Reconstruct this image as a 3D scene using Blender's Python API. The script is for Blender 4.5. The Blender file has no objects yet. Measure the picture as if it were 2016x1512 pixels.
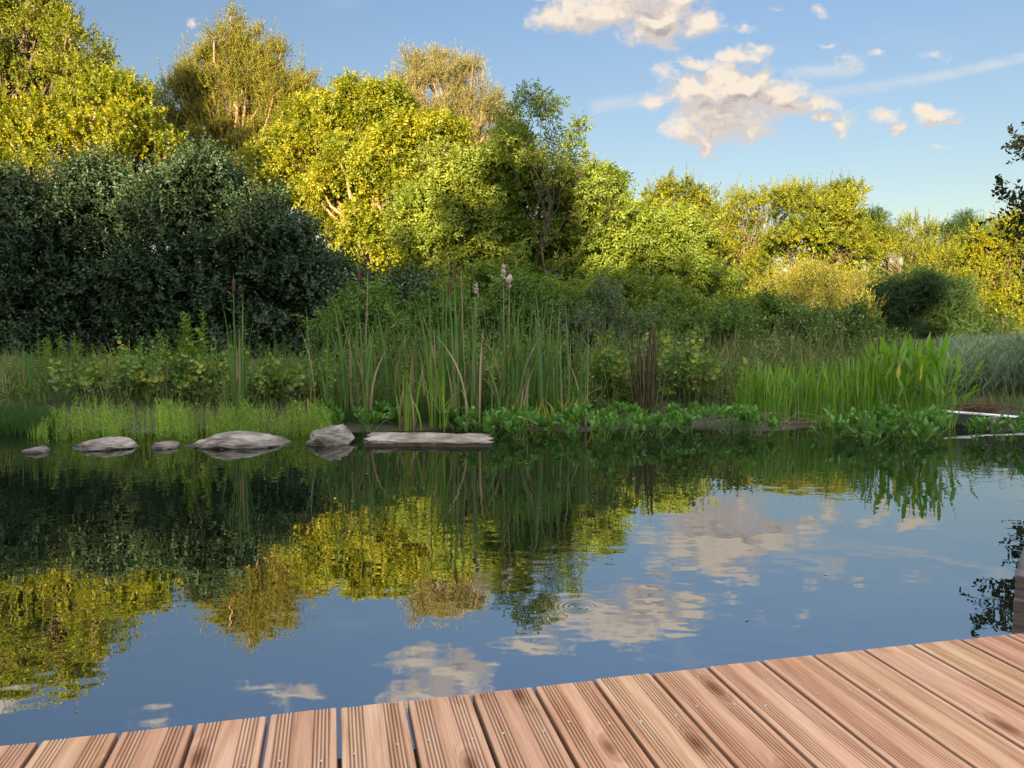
import bpy, math, random
import numpy as np
from mathutils import Vector

rng = np.random.default_rng(11)
random.seed(11)
R = math.radians
scene = bpy.context.scene
COL = scene.collection

# ------------------------------------------------------------------ camera frame helpers
CAM_H = 1.07
PITCH = math.atan(0.08)
FPX = 1514.0
cp, sp = math.cos(PITCH), math.sin(PITCH)

def at(x, y, D):
    """world point at distance D (metres along the ground) seen near photo position x, y"""
    u = 756.0 - y
    k = D / (FPX * cp + u * sp)
    return np.array([(x - 1008.0) * k, D, CAM_H + (u * cp - FPX * sp) * k])

def gdist(y, z=0.0):
    u = 756.0 - y
    return (z - CAM_H) * (FPX * cp + u * sp) / (u * cp - FPX * sp)

SUN_AZ, SUN_EL = 198.0, 9.5
SUN = np.array([math.sin(R(SUN_AZ)) * math.cos(R(SUN_EL)), math.cos(R(SUN_AZ)) * math.cos(R(SUN_EL)), math.sin(R(SUN_EL))])

# ------------------------------------------------------------------ object helpers
def tag(o, label=None, cat=None, group=None, kind=None):
    if label: o['label'] = label
    if cat: o['category'] = cat
    if group: o['group'] = group
    if kind: o['kind'] = kind
    return o

def empty(name, loc, label, cat, group=None):
    o = bpy.data.objects.new(name, None)
    COL.objects.link(o)
    o.location = [float(v) for v in loc]
    o.empty_display_size = 0.1
    return tag(o, label, cat, group)

class Buf:
    def __init__(s):
        s.v, s.f, s.n = [], [], 0
    def add(s, v, f):
        v = np.asarray(v, dtype=np.float32).reshape(-1, 3)
        f = np.asarray(f, dtype=np.int32)
        if len(v) == 0: return
        s.v.append(v); s.f.append(f + s.n); s.n += len(v)
    def build(s, name, mat, parent=None, smooth=False, origin=None):
        me = bpy.data.meshes.new(name)
        v = np.concatenate(s.v) if s.v else np.zeros((0, 3), np.float32)
        if origin is None and parent is not None: origin = parent.location
        if origin is not None: v = v - np.array(origin, dtype=np.float32)
        if s.f:
            loops = np.concatenate([f.ravel() for f in s.f])
            tot = np.concatenate([np.full(len(f), f.shape[1], np.int32) for f in s.f])
            st = np.concatenate([[0], np.cumsum(tot)[:-1]]).astype(np.int32)
            me.vertices.add(len(v)); me.vertices.foreach_set('co', v.ravel())
            me.loops.add(len(loops)); me.loops.foreach_set('vertex_index', loops)
            me.polygons.add(len(tot)); me.polygons.foreach_set('loop_start', st)
            me.polygons.foreach_set('loop_total', tot)
            if smooth: me.polygons.foreach_set('use_smooth', np.ones(len(tot), bool))
            me.update(calc_edges=True)
        me.materials.append(mat)
        o = bpy.data.objects.new(name, me)
        COL.objects.link(o)
        if parent is not None: o.parent = parent
        elif origin is not None: o.location = [float(a) for a in origin]
        return o

def norm(a):
    return a / np.maximum(np.linalg.norm(a, axis=-1, keepdims=True), 1e-9)

def frames(D, roll):
    """rotation matrices taking +Z to D with a roll"""
    D = norm(D)
    up = np.where(np.abs(D[:, 2:3]) < 0.93, np.array([[0, 0, 1.0]]), np.array([[1.0, 0, 0]]))
    X = norm(np.cross(up, D)); Y = np.cross(D, X)
    c, s = np.cos(roll)[:, None], np.sin(roll)[:, None]
    X2 = X * c + Y * s; Y2 = -X * s + Y * c
    return np.stack([X2, Y2, D], axis=2)

def place(buf, temps, P, D, S, roll=None):
    P = np.asarray(P, float); D = np.asarray(D, float); N = len(P)
    if N == 0: return
    S = np.broadcast_to(np.asarray(S, float), (N,))
    if roll is None: roll = rng.uniform(0, 6.283, N)
    M = frames(D, roll)
    pick = rng.integers(0, len(temps), N)
    for i, (tv, tf) in enumerate(temps):
        m = pick == i
        if not m.any(): continue
        V = np.einsum('nij,kj->nki', M[m], tv) * S[m][:, None, None] + P[m][:, None, :]
        n = len(tv); k = int(m.sum())
        Fa = tf[None] + (np.arange(k) * n)[:, None, None]
        buf.add(V.reshape(-1, 3), Fa.reshape(-1, tf.shape[1]))

def leaf(L, w, d, n, base, droop=0.2, fold=0.15):
    """six vertex folded leaf"""
    d = d / np.linalg.norm(d); n = n - d * np.dot(n, d); n = n / max(np.linalg.norm(n), 1e-6)
    s = np.cross(d, n)
    def p(t, ww, h): return base + d * (L * t) + s * ww + n * (h - droop * L * t * t)
    f = fold * w
    v = [p(0, 0, 0), p(.32, w * .5, f), p(.7, w * .42, f), p(1, 0, 0), p(.7, -w * .42, f), p(.32, -w * .5, f)]
    return np.array(v), np.array([[0, 1, 2, 3], [0, 3, 4, 5]])

def merge(parts):
    vs, fs, n = [], [], 0
    for v, f in parts:
        vs.append(v); fs.append(f + n); n += len(v)
    return np.concatenate(vs), np.concatenate(fs)

def sprig(n=9, length=.35, L=.09, w=.055, ang=55, droop=.25, jit=.3, opposite=False, taper=.25):
    parts = []
    for i in range(n):
        t = (i + .6) / n
        ph = i * 2.4 + random.uniform(-.4, .4) if not opposite else (i // 2) * 1.57 + (i % 2) * 3.1416 + random.uniform(-.2, .2)
        a = R(ang) * (1 - .55 * t) + random.uniform(-jit, jit) * .6
        d = np.array([math.cos(ph) * math.sin(a), math.sin(ph) * math.sin(a), math.cos(a)])
        nn = np.array([0, 0, 1.0]) + rng.normal(0, jit, 3)
        sc = random.uniform(.75, 1.15) * (1 - taper * t)
        parts.append(leaf(L * sc, w * sc, d, nn, np.array([0, 0, length * t]) + rng.normal(0, .004, 3), droop * random.uniform(.3, 1.6)))
    return merge(parts)

def pinnate(ncomp=4, length=.3, RL=.28, npair=3, L=.09, w=.035, ang=60):
    """a twig carrying compound leaves"""
    parts = []
    for i in range(ncomp):
        t = (i + .7) / ncomp
        ph = i * 2.4 + random.uniform(-.4, .4)
        a = R(ang) * (1 - .5 * t) + random.uniform(-.2, .2)
        d = np.array([math.cos(ph) * math.sin(a), math.sin(ph) * math.sin(a), math.cos(a)])
        nn = np.array([0, 0, 1.0]) + rng.normal(0, .3, 3); nn -= d * nn.dot(d); nn /= np.linalg.norm(nn)
        s = np.cross(d, nn); b = np.array([0, 0, length * t])
        for k in range(npair):
            q = RL * (k + .8) / (npair + .3)
            o = b + d * q - nn * (.25 * q * q / RL)
            for sg in (-1, 1):
                parts.append(leaf(L * random.uniform(.8, 1.1), w, d * .55 + s * sg - nn * .25, nn, o, .35))
        parts.append(leaf(L * 1.15, w * 1.1, d - nn * .4, nn, b + d * RL * .95 - nn * .25 * RL, .35))
    return merge(parts)

def tube(buf, pts, rad, sides=5):
    pts = np.asarray(pts, float); k = len(pts)
    t = np.gradient(pts, axis=0); t = norm(t)
    M = frames(t, np.zeros(k))
    a = np.arange(sides) * 2 * math.pi / sides
    ring = np.stack([np.cos(a), np.sin(a), np.zeros(sides)], 1)
    V = np.einsum('nij,kj->nki', M, ring) * np.asarray(rad)[:, None, None] + pts[:, None, :]
    f = []
    for i in range(k - 1):
        for j in range(sides):
            j2 = (j + 1) % sides
            f.append([i * sides + j, i * sides + j2, (i + 1) * sides + j2, (i + 1) * sides + j])
    buf.add(V.reshape(-1, 3), np.array(f))

def wob(a, b, n=5, amt=.08, sag=0.0):
    a = np.asarray(a, float); b = np.asarray(b, float)
    t = np.linspace(0, 1, n)[:, None]
    L = np.linalg.norm(b - a)
    off = rng.normal(0, amt * L, (n, 3)) * (t * (1 - t) * 2.5)
    p = a + (b - a) * t + off
    p[:, 2] += sag * L * (t * (1 - t))[:, 0] * 4
    return p

def blades(buf, P, H, lean, W, curve=.25, seg=5, tipw=.05, shape=None):
    """curved ribbon leaves. P (N,3) H (N,) lean (N,2) tip offset as fraction of H, W (N,)"""
    P = np.asarray(P, float); N = len(P)
    H = np.broadcast_to(H, (N,)); W = np.broadcast_to(W, (N,))
    t = np.linspace(0, 1, seg + 1)
    th = rng.uniform(0, math.pi, N)
    side = np.stack([np.cos(th), np.sin(th), np.zeros(N)], 1)
    off = lean[:, None, :] * (t[None, :, None] ** (1 + curve * 4)) * H[:, None, None]
    z = t[None] * H[:, None] * (1 - .5 * (lean ** 2).sum(1)[:, None] * t[None] ** 2)
    C = np.concatenate([off, z[..., None]], 2) + P[:, None, :]
    prof = shape if shape is not None else np.maximum(tipw, np.minimum(1, (1 - t) * 2.6) * (.8 + .2 * np.sin(t * 3)))
    wv = side[:, None, :] * (W[:, None] * prof[None])[..., None] * .5
    V = np.stack([C - wv, C + wv], 2).reshape(N, -1, 3)
    n = 2 * (seg + 1)
    f = np.array([[2 * i, 2 * i + 1, 2 * i + 3, 2 * i + 2] for i in range(seg)])
    Fa = f[None] + (np.arange(N) * n)[:, None, None]
    buf.add(V.reshape(-1, 3), Fa.reshape(-1, 4))

# ------------------------------------------------------------------ materials
def newmat(name):
    m = bpy.data.materials.new(name); m.use_nodes = True
    nt = m.node_tree; nt.nodes.clear()
    out = nt.nodes.new('ShaderNodeOutputMaterial')
    return m, nt, out

def N(nt, typ, **kw):
    n = nt.nodes.new(typ)
    for k, v in kw.items():
        if k.startswith('i_'):
            key = k[2:]
            n.inputs[int(key) if key.isdigit() else key].default_value = v
        else: setattr(n, k, v)
    return n

def ramp(nt, src, stops):
    r = nt.nodes.new('ShaderNodeValToRGB'); e = r.color_ramp.elements
    while len(e) > 1: e.remove(e[-1])
    e[0].position = stops[0][0]; e[0].color = (*stops[0][1], 1)
    for p, c in stops[1:]:
        x = e.new(p); x.color = (*c, 1)
    nt.links.new(src, r.inputs[0]); return r.outputs[0]

def leafmat(name, cols, trans=.35, rough=.5, spec=.35, vscale=.7, tcol=1.5, gloss=.02):
    """cols: list of colours spread by the leaf's own random value; patches vary across the crown"""
    m, nt, out = newmat(name); L = nt.links.new
    g = N(nt, 'ShaderNodeNewGeometry')
    tc = N(nt, 'ShaderNodeTexCoord')
    nz = N(nt, 'ShaderNodeTexNoise', i_Scale=vscale, i_Detail=2.0); L(tc.outputs['Object'], nz.inputs['Vector'])
    mul = N(nt, 'ShaderNodeMath', operation='MULTIPLY_ADD'); L(g.outputs['Random Per Island'], mul.inputs[0]); mul.inputs[1].default_value = .6
    ns = N(nt, 'ShaderNodeMath', operation='MULTIPLY_ADD'); L(nz.outputs['Fac'], ns.inputs[0]); ns.inputs[1].default_value = 1.3; ns.inputs[2].default_value = -.45
    L(ns.outputs[0], mul.inputs[2])
    k = len(cols)
    c = ramp(nt, mul.outputs[0], [((i + .0) / max(k - 1, 1), cols[i]) for i in range(k)])
    d = N(nt, 'ShaderNodeBsdfDiffuse'); L(c, d.inputs['Color'])
    t = N(nt, 'ShaderNodeBsdfTranslucent')
    mc = N(nt, 'ShaderNodeMix', data_type='RGBA', blend_type='MULTIPLY'); mc.inputs[0].default_value = 1
    L(c, mc.inputs[6]); mc.inputs[7].default_value = (tcol, tcol * .95, tcol * .35, 1); L(mc.outputs[2], t.inputs['Color'])
    mx = N(nt, 'ShaderNodeMixShader'); mx.inputs[0].default_value = trans
    L(d.outputs[0], mx.inputs[1]); L(t.outputs[0], mx.inputs[2])
    gl = N(nt, 'ShaderNodeBsdfGlossy'); gl.inputs['Roughness'].default_value = rough; gl.inputs['Color'].default_value = (.9, .95, 1, 1)
    m2 = N(nt, 'ShaderNodeMixShader'); m2.inputs[0].default_value = gloss
    L(mx.outputs[0], m2.inputs[1]); L(gl.outputs[0], m2.inputs[2]); L(m2.outputs[0], out.inputs[0])
    return m

def barkmat(name, c1, c2, scale=14):
    m, nt, out = newmat(name); L = nt.links.new
    tc = N(nt, 'ShaderNodeTexCoord'); mp = N(nt, 'ShaderNodeMapping'); mp.inputs['Scale'].default_value = (scale, scale, scale * .2)
    L(tc.outputs['Object'], mp.inputs[0])
    nz = N(nt, 'ShaderNodeTexNoise', i_Scale=1.0, i_Detail=5.0); L(mp.outputs[0], nz.inputs['Vector'])
    c = ramp(nt, nz.outputs['Fac'], [(.3, c1), (.7, c2)])
    b = N(nt, 'ShaderNodeBsdfPrincipled'); b.inputs['Roughness'].default_value = .9; L(c, b.inputs['Base Color'])
    bp = N(nt, 'ShaderNodeBump'); bp.inputs['Strength'].default_value = .6; bp.inputs['Distance'].default_value = .02
    L(nz.outputs['Fac'], bp.inputs['Height']); L(bp.outputs[0], b.inputs['Normal'])
    L(b.outputs[0], out.inputs[0]); return m

M = {}
M['oak'] = leafmat('oval_green_leaves', [(.035, .07, .003), (.125, .16, .006), (.28, .275, .012)])
M['bright'] = leafmat('bright_green_leaves', [(.04, .09, .004), (.165, .20, .006), (.34, .32, .012)], trans=.42)
M['sparse'] = leafmat('olive_brown_leaves', [(.06, .085, .006), (.15, .165, .010), (.27, .255, .03)])
M['willow'] = leafmat('pale_willow_leaves', [(.08, .10, .03), (.20, .20, .07), (.34, .32, .15)], trans=.25)
M['shadeash'] = leafmat('fresh_ash_leaves', [(.05, .10, .012), (.13, .195, .02), (.235, .28, .035)], trans=.4)
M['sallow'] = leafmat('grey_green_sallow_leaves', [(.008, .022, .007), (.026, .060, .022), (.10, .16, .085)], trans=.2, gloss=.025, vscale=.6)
M['sallowtip'] = leafmat('pale_sunlit_young_leaves', [(.05, .085, .04), (.13, .18, .10), (.32, .33, .18)], trans=.25, vscale=1.2)  # pale young tips, with their sunlit look put into the colour
M['locust'] = leafmat('deep_green_feathery_leaves', [(.008, .028, .005), (.022, .056, .010), (.05, .10, .018)], trans=.3)
M['golden'] = leafmat('golden_twig_leaves', [(.07, .10, .015), (.20, .21, .03), (.38, .34, .07)])
M['darkside'] = leafmat('dark_branch_leaves', [(.012, .02, .01), (.03, .045, .015), (.05, .07, .02)], trans=.2)
M['nettle'] = leafmat('nettle_green', [(.05, .11, .012), (.13, .22, .03), (.2, .3, .04)], vscale=2)
M['bramble'] = leafmat('bramble_leaves', [(.05, .12, .03), (.09, .19, .04), (.17, .24, .04), (.42, .40, .05)], vscale=3, trans=.3)
M['herb'] = leafmat('mixed_herb_leaves', [(.02, .05, .012), (.06, .12, .03), (.14, .21, .065), (.32, .31, .15)], vscale=2.5)
M['herb2'] = leafmat('light_green_sapling_leaves', [(.02, .055, .010), (.075, .15, .025), (.19, .28, .06)], vscale=2.5)
M['greyherb'] = leafmat('silvery_herb_leaves', [(.04, .075, .035), (.10, .15, .08), (.20, .25, .14)], vscale=2.5)
M['lime'] = leafmat('lime_water_plant', [(.075, .15, .02), (.19, .32, .04), (.31, .46, .08)], trans=.4, vscale=2)
M['cattail'] = leafmat('cattail_leaf_green', [(.045, .12, .03), (.09, .20, .035), (.16, .26, .045)], trans=.3, vscale=3, gloss=.04)
M['youngcat'] = leafmat('young_cattail_green', [(.11, .22, .03), (.19, .33, .04), (.26, .37, .06)], trans=.35, vscale=3)
M['dry'] = leafmat('dry_tan_stalk', [(.20, .145, .09), (.33, .25, .165), (.42, .33, .23)], trans=.1, vscale=3)
M['iris'] = leafmat('yellowing_iris_blade', [(.18, .27, .03), (.36, .38, .04), (.5, .42, .06)], vscale=4)
M['broad'] = leafmat('glossy_broad_water_leaf', [(.05, .15, .02), (.09, .24, .025), (.15, .31, .035)], trans=.25, vscale=4, gloss=.05)
M['pick'] = leafmat('bright_lance_leaf', [(.08, .19, .008), (.14, .31, .012), (.21, .39, .02)], trans=.4, vscale=4, gloss=.05)
M['yellowleaf'] = leafmat('yellow_leaf', [(.5, .48, .06), (.65, .6, .12)], trans=.4)
M['reed'] = leafmat('grey_green_reed_leaf', [(.11, .18, .12), (.19, .28, .18), (.30, .39, .27)], trans=.25, vscale=2)
M['plume'] = leafmat('faded_reed_plume', [(.25, .2, .16), (.38, .31, .25)], trans=.3)
M['grass'] = leafmat('bank_grass_blades', [(.035, .075, .012), (.09, .16, .03), (.24, .24, .10)], trans=.35, vscale=2)
M['tallgrass'] = leafmat('mixed_dry_grass', [(.05, .11, .025), (.12, .18, .05), (.30, .27, .15), (.42, .34, .22)], trans=.3, vscale=3)
M['darkgrass'] = leafmat('dark_fine_grass', [(.02, .06, .015), (.04, .11, .02), (.06, .15, .03)], trans=.3, vscale=2)
M['deadrush'] = leafmat('dark_dead_rush', [(.03, .026, .012), (.085, .07, .035), (.20, .17, .115)], trans=.05, vscale=8)
M['horsetail'] = leafmat('horsetail_green', [(.05, .15, .02), (.11, .25, .03)], trans=.05)
M['brownhead'] = leafmat('brown_cattail_velvet', [(.07, .03, .014), (.12, .055, .025)], trans=0, gloss=.02)
M['fluff'] = barkmat('shedding_seed_fluff', (.30, .24, .18), (.62, .54, .45), 90)
M['spike'] = leafmat('purple_grey_spike', [(.10, .08, .12), (.16, .13, .18)], trans=0)
M['flower'] = leafmat('white_flower_specks', [(.6, .62, .55), (.75, .75, .7)], trans=.2)
M['bark'] = barkmat('grey_brown_bark', (.05, .038, .028), (.16, .125, .095))
M['paleb'] = barkmat('tan_bark', (.14, .095, .055), (.34, .24, .15))
M['twigb'] = barkmat('dark_twig_bark', (.03, .024, .02), (.09, .07, .055))

# ------------------------------------------------------------------ leaf templates
T = {
 'oval': [sprig(11, .36, .085, .055) for _ in range(5)],
 'dense': [sprig(13, .34, .095, .065, ang=65) for _ in range(5)],
 'small': [sprig(12, .34, .06, .028, ang=45) for _ in range(5)],
 'willow': [sprig(14, .42, .075, .020, ang=40, droop=.35) for _ in range(5)],
 'sallow': [sprig(13, .34, .062, .036, ang=58, droop=.45, jit=.35) for _ in range(6)],
 'sallowtip': [sprig(20, .62, .06, .030, ang=62, droop=.6, jit=.15, taper=.35) for _ in range(5)],
 'ash': [pinnate(4, .30, .26, 3, .085, .036) for _ in range(5)],
 'walnut': [pinnate(4, .26, .24, 2, .11, .055) for _ in range(5)],
 'locust': [pinnate(4, .30, .26, 5, .045, .02) for _ in range(5)],
 'spike': [sprig(22, .75, .075, .045, ang=50, taper=.4) for _ in range(5)],
 'nettle': [sprig(44, 1.0, .15, .048, ang=75, droop=.5, opposite=True, taper=.55, jit=.15) for _ in range(5)],
 'mare': [sprig(26, .30, .046, .0095, ang=75, droop=-.2, taper=.2, jit=.2) for _ in range(5)],
 'bramble': [sprig(9, .30, .065, .055, ang=70, droop=.2) for _ in range(5)],
 'herb': [sprig(16, .45, .06, .022, ang=55, droop=.2) for _ in range(6)],
 'rosette': [sprig(7, .07, .115, .052, ang=48, droop=.12, taper=.1) for _ in range(6)],
}

# ------------------------------------------------------------------ trees
def unit(n):
    return norm(rng.normal(0, 1, (n, 3)))

def tree(name, label, cat, group, base, lobes, temps, lm, bm, dens=1.0, cr=.42, ssc=1.0, up=.5, trunk_r=.1,
         depth=1.0, spikes=0, spiketemp=None, twigs=.12, limbr=.035, hollow=.42, twr=.006, limbs=True, flat=1.0, ns=15, ncmin=6, ragged=3, gaps=.42, tipmat=None):
    """lobes: (centre xyz, radius, [vertical stretch])"""
    if group and 'behind the pond' in group:
        cr *= KD * .92; ssc *= KD * .92; ns = int(ns * 1.1); dens *= 1.25; hollow *= .35; spikes *= 1.5; trunk_r *= KD; limbr *= KD; twr *= KD
    root = empty(name, base, label, cat, group)
    cb, tb = Buf(), Buf(); sbuf = Buf() if tipmat else cb
    base = np.array(base, float)
    extra = []
    if group and 'behind the pond' in group and ragged:
        for l in lobes:
            for q in range(ragged):
                a = rng.uniform(-.35, math.pi + .35); c0 = np.array(l[0]); vs0 = l[2] if len(l) > 2 else 1.0
                rr = l[1] * rng.uniform(.16, .34)
                extra.append((c0 + np.array([math.cos(a) * l[1] * .98, rng.uniform(-.6, .3) * l[1], math.sin(a) * l[1] * 1.0 * vs0]), rr, 1.25))
    nmain = len(lobes); lobes = list(lobes) + extra
    cs = np.array([l[0] for l in lobes]); rs = np.array([l[1] for l in lobes])
    top = (cs * (rs ** 2)[:, None]).sum(0) / (rs ** 2).sum()
    top[2] = base[2] + (top[2] - base[2]) * .9
    tp = wob(base, top, 8, .03)
    if limbs: tube(tb, tp, np.linspace(trunk_r, trunk_r * .35, 8), 8)
    for li, l in enumerate(lobes):
        c, r = np.array(l[0]), l[1]; vs = l[2] if len(l) > 2 else 1.0
        heart = c - np.array([0, 0, .45 * r * vs])
        if limbs:
            k = int(np.clip((heart[2] - base[2]) / max(top[2] - base[2], .3) * 7 * .6, 1, 6))
            tube(tb, wob(tp[k], heart, 6, .07), np.linspace(limbr * 1.4, limbr * .6, 6), 6)
        ex = li >= nmain
        nc = max(3 if ex else ncmin, int(5.5 * (r / cr) ** 2 * dens))
        dirs = unit(nc); rad = r * (hollow + (1 - hollow) * rng.random(nc) ** .55)
        if ex: rad *= .8
        rad *= 1 + .16 * np.sin(dirs[:, 0] * 5 + li * 2) * np.cos(dirs[:, 2] * 6 + li)
        cc = c + dirs * rad[:, None] * np.array([1, depth, vs])
        if gaps and not ex:
            fq = 1.25 / cr
            gv = np.sin(cc[:, 0] * fq + 1.3) + np.sin(cc[:, 1] * fq * .8) + np.sin(cc[:, 2] * fq * 1.2 + 2.1) + rng.normal(0, .5, len(cc))
            keep = gv > np.quantile(gv, gaps) if len(gv) > 8 else np.ones(len(gv), bool)
            dirs = dirs[keep]; cc = cc[keep]; nc = len(cc)
        if limbs:
            for q in range(nc):
                if rng.random() < .6:
                    tube(tb, wob(heart + rng.normal(0, .12 * r, 3), cc[q], 5, .09), np.linspace(limbr * .45, twr, 5), 4)
        P = np.repeat(cc, ns, 0) + unit(nc * ns) * (cr * .9 * rng.random((nc * ns, 1)) ** .5) * np.array([1, 1, .75 * flat])
        out = np.repeat(dirs, ns, 0); off = P - np.repeat(cc, ns, 0)
        D = out * .6 + off / cr * .5 + np.array([0, 0, up]) + rng.normal(0, .35, P.shape)
        S = ssc * rng.uniform(.7, 1.2, len(P))
        place(cb, temps, P, D, S)
        if limbs and twigs > 0:
            for q in np.nonzero(rng.random(len(P)) < twigs)[0]:
                e = P[q] + norm(D[q]) * .3 * S[q]
                tube(tb, wob(cc[q // ns], e, 3, .08), np.linspace(twr * 1.3, twr * .6, 3), 3)
        if spikes:
            nsx = int(spikes * r * r * 4)
            dd = unit(nsx); dd[:, 2] = np.abs(dd[:, 2]) * .8 + .25; dd = norm(dd)
            P2 = c + dd * r * .95 * np.array([1, depth, vs])
            D2 = dd * np.array([.35, .35, 0]) + np.array([0, 0, 1.0]) + rng.normal(0, .12, P2.shape)
            S2 = ssc * rng.uniform(.7, 1.3, nsx)
            place(sbuf, spiketemp, P2, D2, S2)
            for q in range(nsx):
                d = norm(D2[q])
                tube(tb, [P2[q] - d * .1, P2[q] + d * .55 * S2[q]], [twr, twr * .5], 3)
    cr_o = cb.build('crown', lm, root)
    if tipmat and sbuf.n: tag(sbuf.build('young_shoots', tipmat, cr_o, origin=root.location), kind='stuff')
    if tb.n: tb.build('trunk', bm, root)
    return root

KD = 1.55
def L_(x, y, r, D, dd=0.0, vs=1.0):
    """a crown lobe: photo position, photo radius, distance"""
    D = D * KD; dd = dd * KD
    return (at(x, y, D + dd), r * D / FPX, vs)

def ground_z(x, y):
    s = SHORE(x)
    t = np.clip((y - s) / 3.0, 0, 1)
    return np.where(y < s, -.12 - .5 * np.clip((s - y) / 1.0, 0, 1), -.12 + .45 * t ** .7) + np.where(y > s + 3, .0, 0)

def SHORE(x):
    return 7.15 + .05 * np.sin(x * 1.7) + .06 * np.sin(x * 4.1 + 1) + np.clip(x - .5, 0, 10) * .09

def gz(x, y): return float(ground_z(np.array(x, float), np.array(y, float)))

def base_at(x, D):
    D = D * KD
    p = at(x, 700, D); return (float(p[0]), float(D), gz(p[0], D))

FAST_LIMB = True
tree('broadleaf_tree', 'tallest dense green tree at the far left edge, its top cut off by the frame', 'tree', 'trees behind the pond',
     base_at(20, 24), [L_(-30, 100, 100, 24, 1), L_(60, 62, 80, 24), L_(120, 110, 62, 24, .5), L_(150, 130, 60, 24, -1), L_(20, 170, 110, 24, 0), L_(-90, 200, 120, 24), L_(90, 215, 90, 24, 1), L_(40, 10, 42, 24), L_(188, 160, 26, 24), L_(95, 25, 34, 24), L_(-60, 20, 60, 24), L_(0, 330, 120, 24)],
     T['oval'], M['oak'], M['bark'], spikes=1.2, spiketemp=T['spike'], trunk_r=.2, limbr=.06)
tree('broadleaf_tree', 'rounded yellow-green tree below and right of the tallest left tree', 'tree', 'trees behind the pond',
     base_at(180, 19), [L_(60, 260, 85, 19), L_(150, 235, 62, 19), L_(215, 215, 52, 19), L_(265, 235, 48, 19, .5), L_(290, 300, 55, 19), L_(215, 310, 75, 19, -.5), L_(110, 340, 80, 19), L_(0, 330, 75, 19), L_(300, 370, 60, 19)],
     T['dense'], M['bright'], M['paleb'], spikes=1.0, spiketemp=T['spike'], trunk_r=.14, limbr=.05)
tree('poplar_tree', 'tall open olive tree with a pointed top and thin upright branches', 'tree', 'trees behind the pond',
     base_at(470, 30), [L_(452, 75, 22, 30, 0, 1.9), L_(450, 130, 42, 30, 0, 1.2), L_(390, 150, 42, 30), L_(345, 180, 24, 30, 0, 1.3), L_(520, 125, 40, 30, 0, 1.4), L_(570, 170, 40, 30), L_(605, 205, 28, 30), L_(470, 215, 75, 30, .5), L_(385, 235, 42, 30), L_(560, 260, 65, 30), L_(430, 300, 55, 30), L_(520, 350, 70, 30), L_(600, 330, 50, 30), L_(400, 350, 50, 30), L_(345, 225, 34, 30), L_(615, 240, 42, 30), L_(540, 190, 46, 30), L_(500, 160, 40, 30), L_(340, 290, 40, 30)],
     T['small'], M['sparse'], M['paleb'], gaps=.3, dens=1.5, ns=20, up=.9, ssc=1.25, spikes=1.0, spiketemp=T['spike'], trunk_r=.16, twigs=.3, limbr=.05, hollow=.2)
tree('ash_tree', 'yellow-green tree with drooping leaves between the olive tree and the pale willow', 'tree', 'trees behind the pond',
     base_at(690, 24), [L_(685, 215, 36, 24, 0, 1.1), L_(640, 245, 40, 24), L_(730, 250, 45, 24), L_(680, 300, 60, 24), L_(620, 330, 55, 24), L_(745, 320, 52, 24), L_(560, 330, 45, 24), L_(660, 390, 65, 24), L_(590, 410, 55, 24), L_(775, 235, 40, 24), L_(590, 270, 42, 24), L_(720, 205, 30, 24), L_(830, 280, 40, 24)],
     T['walnut'], M['bright'], M['paleb'], gaps=.5, dens=1.1, ssc=.85, cr=.4, spikes=.6, spiketemp=T['spike'], trunk_r=.14, twigs=.25)
tree('willow_tree', 'pale fawn feathery willow top rising behind the centre trees', 'tree', 'trees behind the pond',
     base_at(880, 28), [L_(815, 165, 40, 28, 0, 1.1), L_(850, 150, 30, 28, 0, 1.2), L_(900, 165, 40, 28, 0, 1.1), L_(945, 205, 32, 28), L_(975, 245, 26, 28), L_(860, 230, 65, 28), L_(930, 270, 50, 28), L_(800, 250, 40, 28), L_(900, 330, 65, 28), L_(985, 320, 45, 28), L_(960, 400, 60, 28)],
     T['willow'], M['willow'], M['paleb'], gaps=.3, ns=20, dens=1.6, up=.9, trunk_r=.16, twigs=.35, limbr=.045, hollow=.2, spikes=.6, spiketemp=T['willow'])
tree('walnut_tree', 'bright yellow sunlit tree with pale zigzag branches left of centre', 'tree', 'trees behind the pond',
     base_at(740, 18.5), [L_(720, 330, 50, 18.5), L_(790, 300, 42, 18.5), L_(665, 390, 42, 18.5), L_(740, 420, 65, 18.5), L_(690, 470, 50, 18.5), L_(790, 460, 60, 18.5), L_(740, 520, 60, 18.5), L_(680, 560, 45, 18.5), L_(800, 540, 50, 18.5), L_(830, 385, 55, 18.5), L_(870, 300, 40, 18.5)],
     T['walnut'], M['bright'], M['paleb'], gaps=.5, dens=1.15, ssc=.8, cr=.36, trunk_r=.13, twigs=.3, limbr=.05)
tree('walnut_tree', 'shaded green tree with bare upright twig tips against the sky at centre', 'tree', 'trees behind the pond',
     base_at(1030, 13.6), [L_(860, 430, 62, 13.6), L_(930, 360, 58, 13.6), L_(1000, 330, 55, 13.6), L_(1070, 380, 60, 13.6), L_(1030, 450, 75, 13.6), L_(930, 480, 75, 13.6), L_(1120, 430, 62, 13.6), L_(1110, 500, 70, 13.6, .4), L_(1180, 400, 40, 13.6), L_(1190, 470, 55, 13.6), L_(1000, 545, 70, 13.6), L_(870, 530, 60, 13.6), L_(1190, 560, 65, 13.6), L_(1100, 590, 70, 13.6), L_(820, 470, 40, 13.6), L_(850, 600, 60, 13.6), L_(960, 620, 65, 13.6), L_(1050, 650, 65, 13.6), L_(1160, 640, 65, 13.6), L_(1240, 610, 50, 13.6), L_(1225, 520, 45, 13.6), L_(880, 350, 36, 13.6)],
     T['walnut'], M['shadeash'], M['twigb'], dens=1.0, cr=.27, ssc=.58, ns=14, trunk_r=.09, twigs=.25, limbr=.028, twr=.004)
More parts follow.
